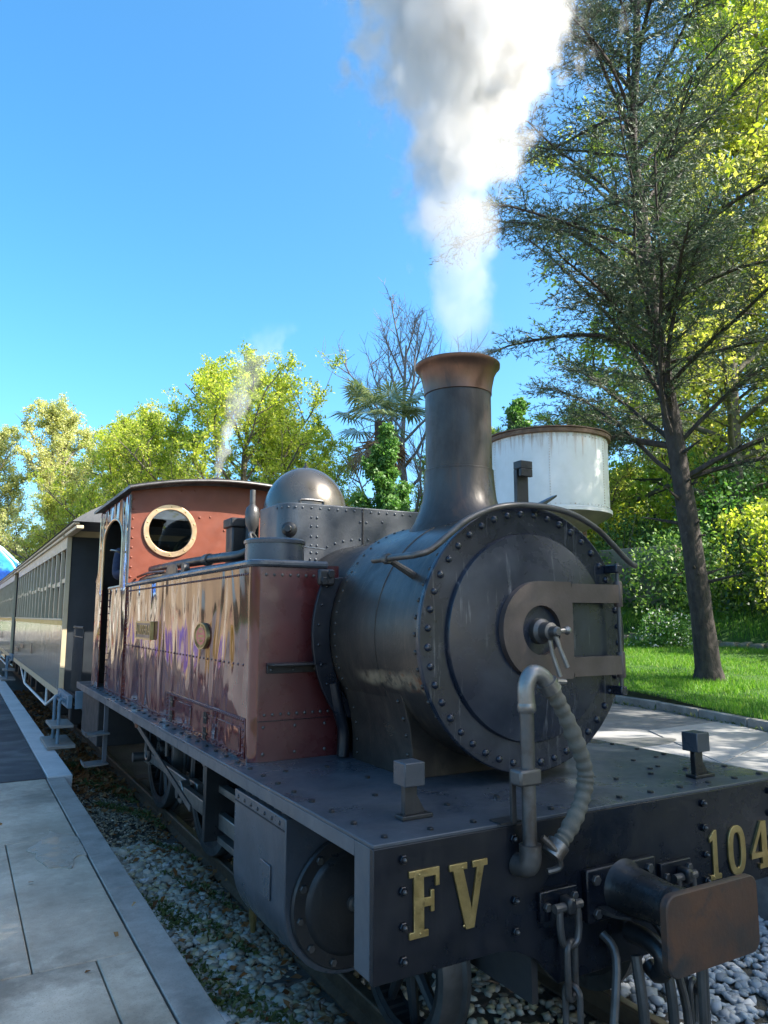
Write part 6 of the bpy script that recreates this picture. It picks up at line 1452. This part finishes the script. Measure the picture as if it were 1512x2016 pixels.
# ------------------------------------------------------------------ people
def skin_body(name, verts, edges, radii, mat, parent, root=0, sub=2):
    me = bpy.data.meshes.new(name); me.from_pydata(verts, edges, [])
    o = bpy.data.objects.new(name, me); COL.objects.link(o); o.parent = parent
    sk = o.modifiers.new('skin', 'SKIN'); sk.use_smooth_shade = True
    if not me.skin_vertices: 
        bm = bmesh.new(); bm.from_mesh(me); bm.verts.layers.skin.verify(); bm.to_mesh(me); bm.free()
    d = me.skin_vertices[0].data
    for i, r in enumerate(radii):
        d[i].radius = (r, r) if isinstance(r, (int, float)) else r; d[i].use_root = (i == root)
    sb = o.modifiers.new('subdivision', 'SUBSURF'); sb.levels = sub; sb.render_levels = sub
    me.materials.append(mat); return o
def person(loc, rz, coat, trousers, label, hands, h=1.0, hair='hair', group=None, cap=None):
    """hands: (left elbow, left hand, right elbow, right hand) in local metres, facing -Y"""
    e = empty('person', loc, rz); e.scale = (h,h,h); tag(e, label, 'person', group)
    le, lh, re, rh = hands
    hip = 0.92
    V = [(0,0,hip),(0,0,1.10),(0,-0.01,1.32),(0,0,1.46),(0,-0.01,1.54),(0,-0.02,1.62),(0,-0.025,1.72),
         (0.17,0,1.43),le,lh,(-0.17,0,1.43),re,rh,
         (0.09,0,0.88),(0.10,-0.01,0.48),(0.11,0.03,0.09),(0.12,-0.12,0.04),(-0.09,0,0.88),(-0.10,-0.01,0.48),(-0.11,0.03,0.09),(-0.12,-0.12,0.04)]
    E_ = [(0,1),(1,2),(2,3),(3,4),(4,5),(5,6),(3,7),(7,8),(8,9),(3,10),(10,11),(11,12),(0,13),(13,14),(14,15),(15,16),(0,17),(17,18),(18,19),(19,20)]
    Rr = [(0.145,0.10),(0.135,0.095),(0.155,0.105),(0.10,0.075),0.052,(0.075,0.092),(0.07,0.085),0.062,0.042,0.028,0.062,0.042,0.028,0.085,0.056,0.04,0.035,0.085,0.056,0.04,0.035]
    body = skin_body('body', V, E_, Rr, M['skin'], e)
    # head shaping details
    obj('nose', MB().tube([(0,-0.105,1.675),(0,-0.135,1.635),(0,-0.115,1.628)], [0.008,0.014,0.012], 8), M['skin'], e)
    for s in (-1, 1):
        obj('eye', MB().lathe([(0.001,-0.012),(0.010,-0.006),(0.012,0),(0.001,0.008)], (s*0.032,-0.108,1.672), 'Y', 10), M['dark'], e)
        obj('ear', MB().lathe([(0.004,-0.012),(0.026,-0.006),(0.028,0.004),(0.006,0.01)], (s*0.078,-0.01,1.655), 'X', 12), M['skin'], e)
    obj('mouth', MB().box(-0.025,0.025,-0.113,-0.105,1.592,1.600), M['red_cab'], e)
    hm = MB().lathe([(0.083,1.655),(0.092,1.70),(0.088,1.745),(0.065,1.785),(0.02,1.805)], (0,0.005,0), 'Z', 20, True, True); obj('hair', hm, M[hair], e)
    if cap: obj('cap', MB().lathe([(0.094,1.73),(0.105,1.76),(0.10,1.80),(0.03,1.82)], (0,-0.005,0), 'Z', 20).box(-0.06,0.06,-0.19,-0.08,1.728,1.738), cap, e)
    def grow(k): return [(a*1.0) for a in k]
    jr = [(0.165,0.125),(0.155,0.118),(0.175,0.125),(0.115,0.09),0.080,0.060,0.046,0.080,0.060,0.046]
    jv = [V[0],V[1],V[2],V[3],V[7],le,tuple(Vector(le).lerp(Vector(lh),0.86)),V[10],re,tuple(Vector(re).lerp(Vector(rh),0.86))]
    skin_body('jacket', jv, [(0,1),(1,2),(2,3),(3,4),(4,5),(5,6),(3,7),(7,8),(8,9)], jr, coat, e)
    tv = [V[0],V[13],V[14],(0.11,0.02,0.12),V[17],V[18],(-0.11,0.02,0.12)]
    skin_body('trousers', tv, [(0,1),(1,2),(2,3),(0,4),(4,5),(5,6)], [(0.158,0.118),0.105,0.075,0.065,0.105,0.075,0.065], trousers, e)
    for s in (-1, 1):
        obj('shoe', MB().prism(roundbox(s*0.115-0.048,s*0.115+0.048,-0.20,0.085,0.04), 'XY', 0.0, 0.075), M['black'], e, bevel=0.02)
        hnd = lh if s > 0 else rh; elb = le if s > 0 else re
        d = (Vector(hnd)-Vector(elb)).normalized(); sd_ = d.cross(Vector((0,1,0.2))).normalized()
        for q in range(4):
            p0 = Vector(hnd) + d*0.03 + sd_*(q-1.5)*0.019; Lq = (0.062,0.075,0.07,0.055)[q]
            obj('finger', MB().tube([p0, p0+d*Lq*0.55, p0+d*Lq*0.95+Vector((0,-0.015,-0.012))], [0.0095,0.009,0.007], 7), M['skin'], e)
        p0 = Vector(hnd) + sd_*0.028 - d*0.01
        obj('thumb', MB().tube([p0, p0+sd_*0.022+d*0.03, p0+sd_*0.024+d*0.058], [0.011,0.010,0.008], 7), M['skin'], e)
    return e
# the driver leans his elbow out of the cab window
person((-0.80,5.95,1.095), R(8), M['navy_cloth'], M['navy_cloth'], 'driver in navy overalls leaning on the cab window', ((0.30,-0.06,1.16),(0.22,-0.30,1.20),(-0.27,-0.22,1.17),(-0.18,-0.42,1.26)), 1.0, cap=M['navy_cloth'])
def cloth(n, a, b): return pbr(n, a, b, 15, (0.75,0.95), 0, 0.3, 100)
jeans = cloth('jeans', (0.03,0.05,0.10), (0.06,0.09,0.16)); rest = ((0.27,0.02,1.14),(0.25,-0.08,0.90),(-0.27,0.02,1.14),(-0.25,-0.08,0.90))
ppl = 'people on the platform'
for (x, y, rz, cl, lab, h) in ((-3.0,8.6,80,((0.10,0.07,0.30),(0.16,0.11,0.42)),'person in violet coat mirrored in the tank beside the oval plate',0.98), (-3.6,7.4,95,((0.22,0.15,0.02),(0.32,0.22,0.04)),'person in ochre jacket mirrored below the oval plate',1.0),
        (-3.4,11.5,85,((0.10,0.08,0.34),(0.15,0.12,0.46)),'person in blue violet coat mirrored left of the oval plate',1.02), (-3.2,17.5,90,((0.40,0.04,0.04),(0.55,0.07,0.06)),'person in red jacket mirrored in the cab side',1.0), (-3.7,21.5,75,((0.42,0.34,0.05),(0.55,0.45,0.08)),'person in yellow jacket mirrored beside the cab door',0.95)):
    person((x,y,PZ+0.004), R(rz), cloth('coat_%d' % int(y), *cl), jeans, lab, rest, h, group=ppl)

# ------------------------------------------------------------------ steam
def steam(name, z0, z1, base, centre, radius, dens, label, noise, seed, step=1.0, lo=0.42, hi=0.72):
    """closed lathe domain round a rising plume; density from noise, thinning towards its edge"""
    prof = []; n = 14
    for i in range(n+1):
        z = z0 + (z1-z0)*i/n; prof.append((radius(z)*1.55, z))
    mb = MB()
    V = []; m = 28
    for (r, z) in prof:
        cx, cy_ = centre(z)
        for k in range(m): V.append((cx + r*math.cos(2*PI*k/m), cy_ + r*math.sin(2*PI*k/m), z))
    F = [(i*m+k, i*m+(k+1) % m, (i+1)*m+(k+1) % m, (i+1)*m+k) for i in range(n) for k in range(m)] + [tuple(reversed(range(m))), tuple(n*m+k for k in range(m))]
    t = NT(name + '_volume'); nt = t.m.node_tree
    t.n.remove(t.b)
    x, y, z = t.xyz()
    tc = t.new('ShaderNodeTexCoord')
    u = t.maprange(z, z0, z1, 0, 1)
    def curve(f, lo_, hi_):
        c = t.new('ShaderNodeFloatCurve'); cv = c.mapping.curves[0]
        pts = [(i/8, (f(z0+(z1-z0)*i/8)-lo_)/(hi_-lo_)) for i in range(9)]
        while len(cv.points) < 9: cv.points.new(0.5, 0.5)
        for p, (a, b) in zip(cv.points, pts): p.location = (a, b); p.handle_type = 'AUTO'
        c.mapping.update(); t.link(u, c.inputs['Value']); return t.math('ADD', t.math('MULTIPLY', c.outputs[0], hi_-lo_), lo_)
    fx = curve(lambda q: centre(q)[0], -3, 3); fy = curve(lambda q: centre(q)[1], base[1]-3, base[1]+3); fr = curve(radius, 0, 2.0); fd = curve(dens, 0, 60.0)
    dx = t.math('SUBTRACT', x, fx); dy = t.math('SUBTRACT', y, fy)
    dist = t.math('DIVIDE', t.math('SQRT', t.math('ADD', t.math('MULTIPLY', dx, dx), t.math('MULTIPLY', dy, dy))), fr)
    mp = t.new('ShaderNodeMapping'); mp.inputs['Location'].default_value = (seed, seed*0.7, seed*1.3); mp.inputs['Scale'].default_value = (1,1,0.8)
    t.link(tc.outputs['Object'], mp.inputs['Vector'])
    wn_ = t.new('ShaderNodeTexNoise'); wn_.inputs['Scale'].default_value = noise*0.9; wn_.inputs['Detail'].default_value = 3; t.link(mp.outputs[0], wn_.inputs['Vector'])
    wv = t.new('ShaderNodeVectorMath', operation='MULTIPLY_ADD'); t.link(wn_.outputs['Color'], wv.inputs[0]); wv.inputs[1].default_value = (0.9/noise,)*3; t.link(mp.outputs[0], wv.inputs[2])
    vo = t.new('ShaderNodeTexVoronoi'); vo.inputs['Scale'].default_value = noise*0.75; vo.inputs['Detail'].default_value = 2.0; vo.inputs['Roughness'].default_value = 0.55; t.link(wv.outputs[0], vo.inputs['Vector'])
    n1 = t.noise(wv.outputs[0], noise, 5, 0.55)
    n0 = t.noise(mp.outputs[0], noise*0.38, 2, 0.5)
    puff = t.math('ADD', t.math('MULTIPLY', t.math('SUBTRACT', 0.75, vo.outputs['Distance']), 0.55), t.math('MULTIPLY', n1, 0.9))
    f = t.math('ADD', t.math('SUBTRACT', puff, t.math('MULTIPLY', dist, 0.56)), t.math('MULTIPLY', n0, 0.65))
    core = t.new('ShaderNodeMapRange', interpolation_type='SMOOTHSTEP'); t.link(f, core.inputs[0]); core.inputs[1].default_value = lo; core.inputs[2].default_value = hi
    veil = t.math('MULTIPLY', t.maprange(dist, 1.25, 0.3, 0, 1), 0.035)
    dn = t.math('MULTIPLY', t.math('ADD', core.outputs[0], veil), fd)
    pv_ = t.new('ShaderNodeVolumePrincipled'); pv_.inputs['Color'].default_value = (0.86,0.845,0.825,1)
    t.link(dn, pv_.inputs['Density']); t.link(pv_.outputs[0], t.out.inputs['Volume'])
    try: t.m.cycles.volume_step_rate = step
    except Exception: pass
    o = obj(name, mb.add(V, F), t.m, smooth=True); tag(o, label, None, None, 'stuff'); return o
def lerp_tab(tab):
    def f(z):
        if z <= tab[0][0]: return tab[0][1]
        for (a, va), (b, vb) in zip(tab[:-1], tab[1:]):
            if z <= b: return va + (vb-va)*(z-a)/(b-a)
        return tab[-1][1]
    return f
rad_ = lerp_tab([(3.0,0.14),(3.3,0.15),(3.7,0.20),(4.3,0.29),(4.7,0.39),(5.0,0.52),(5.4,0.66),(6.5,0.88),(8.5,1.15)])
den_ = lerp_tab([(3.0,0.9),(3.3,1.0),(3.65,1.4),(4.0,2.1),(4.4,3.6),(5.0,6.5),(7.0,6),(8.5,2)])
cxs = lerp_tab([(3.0,0.0),(3.3,0.02),(4.0,0.05),(5.0,0.06),(6.0,0.10),(8.5,0.4)])
steam('steam_plume', 3.05, 8.4, (0,1.08), lambda z: (cxs(z), 1.08 - (cxs(z))*0.3), rad_, den_, 'billowing white steam rising from the chimney', 4.4, 3.0, 0.38, 0.17, 0.42)
r2 = lerp_tab([(3.3,0.04),(3.6,0.10),(4.2,0.20),(5.2,0.32)]); d2 = lerp_tab([(3.3,3.5),(3.6,3.5),(4.2,1.2),(5.0,0.3),(5.2,0.0)]); c2 = lerp_tab([(3.3,-0.12),(3.8,-0.05),(4.4,0.15),(5.2,0.55)])
steam('steam_wisp', 3.31, 5.2, (-0.12,5.35), lambda z: (c2(z), 5.35), r2, d2, 'thin wisp of steam drifting off the cab roof valve', 6.0, 11.0, 0.6, 0.25, 0.55)
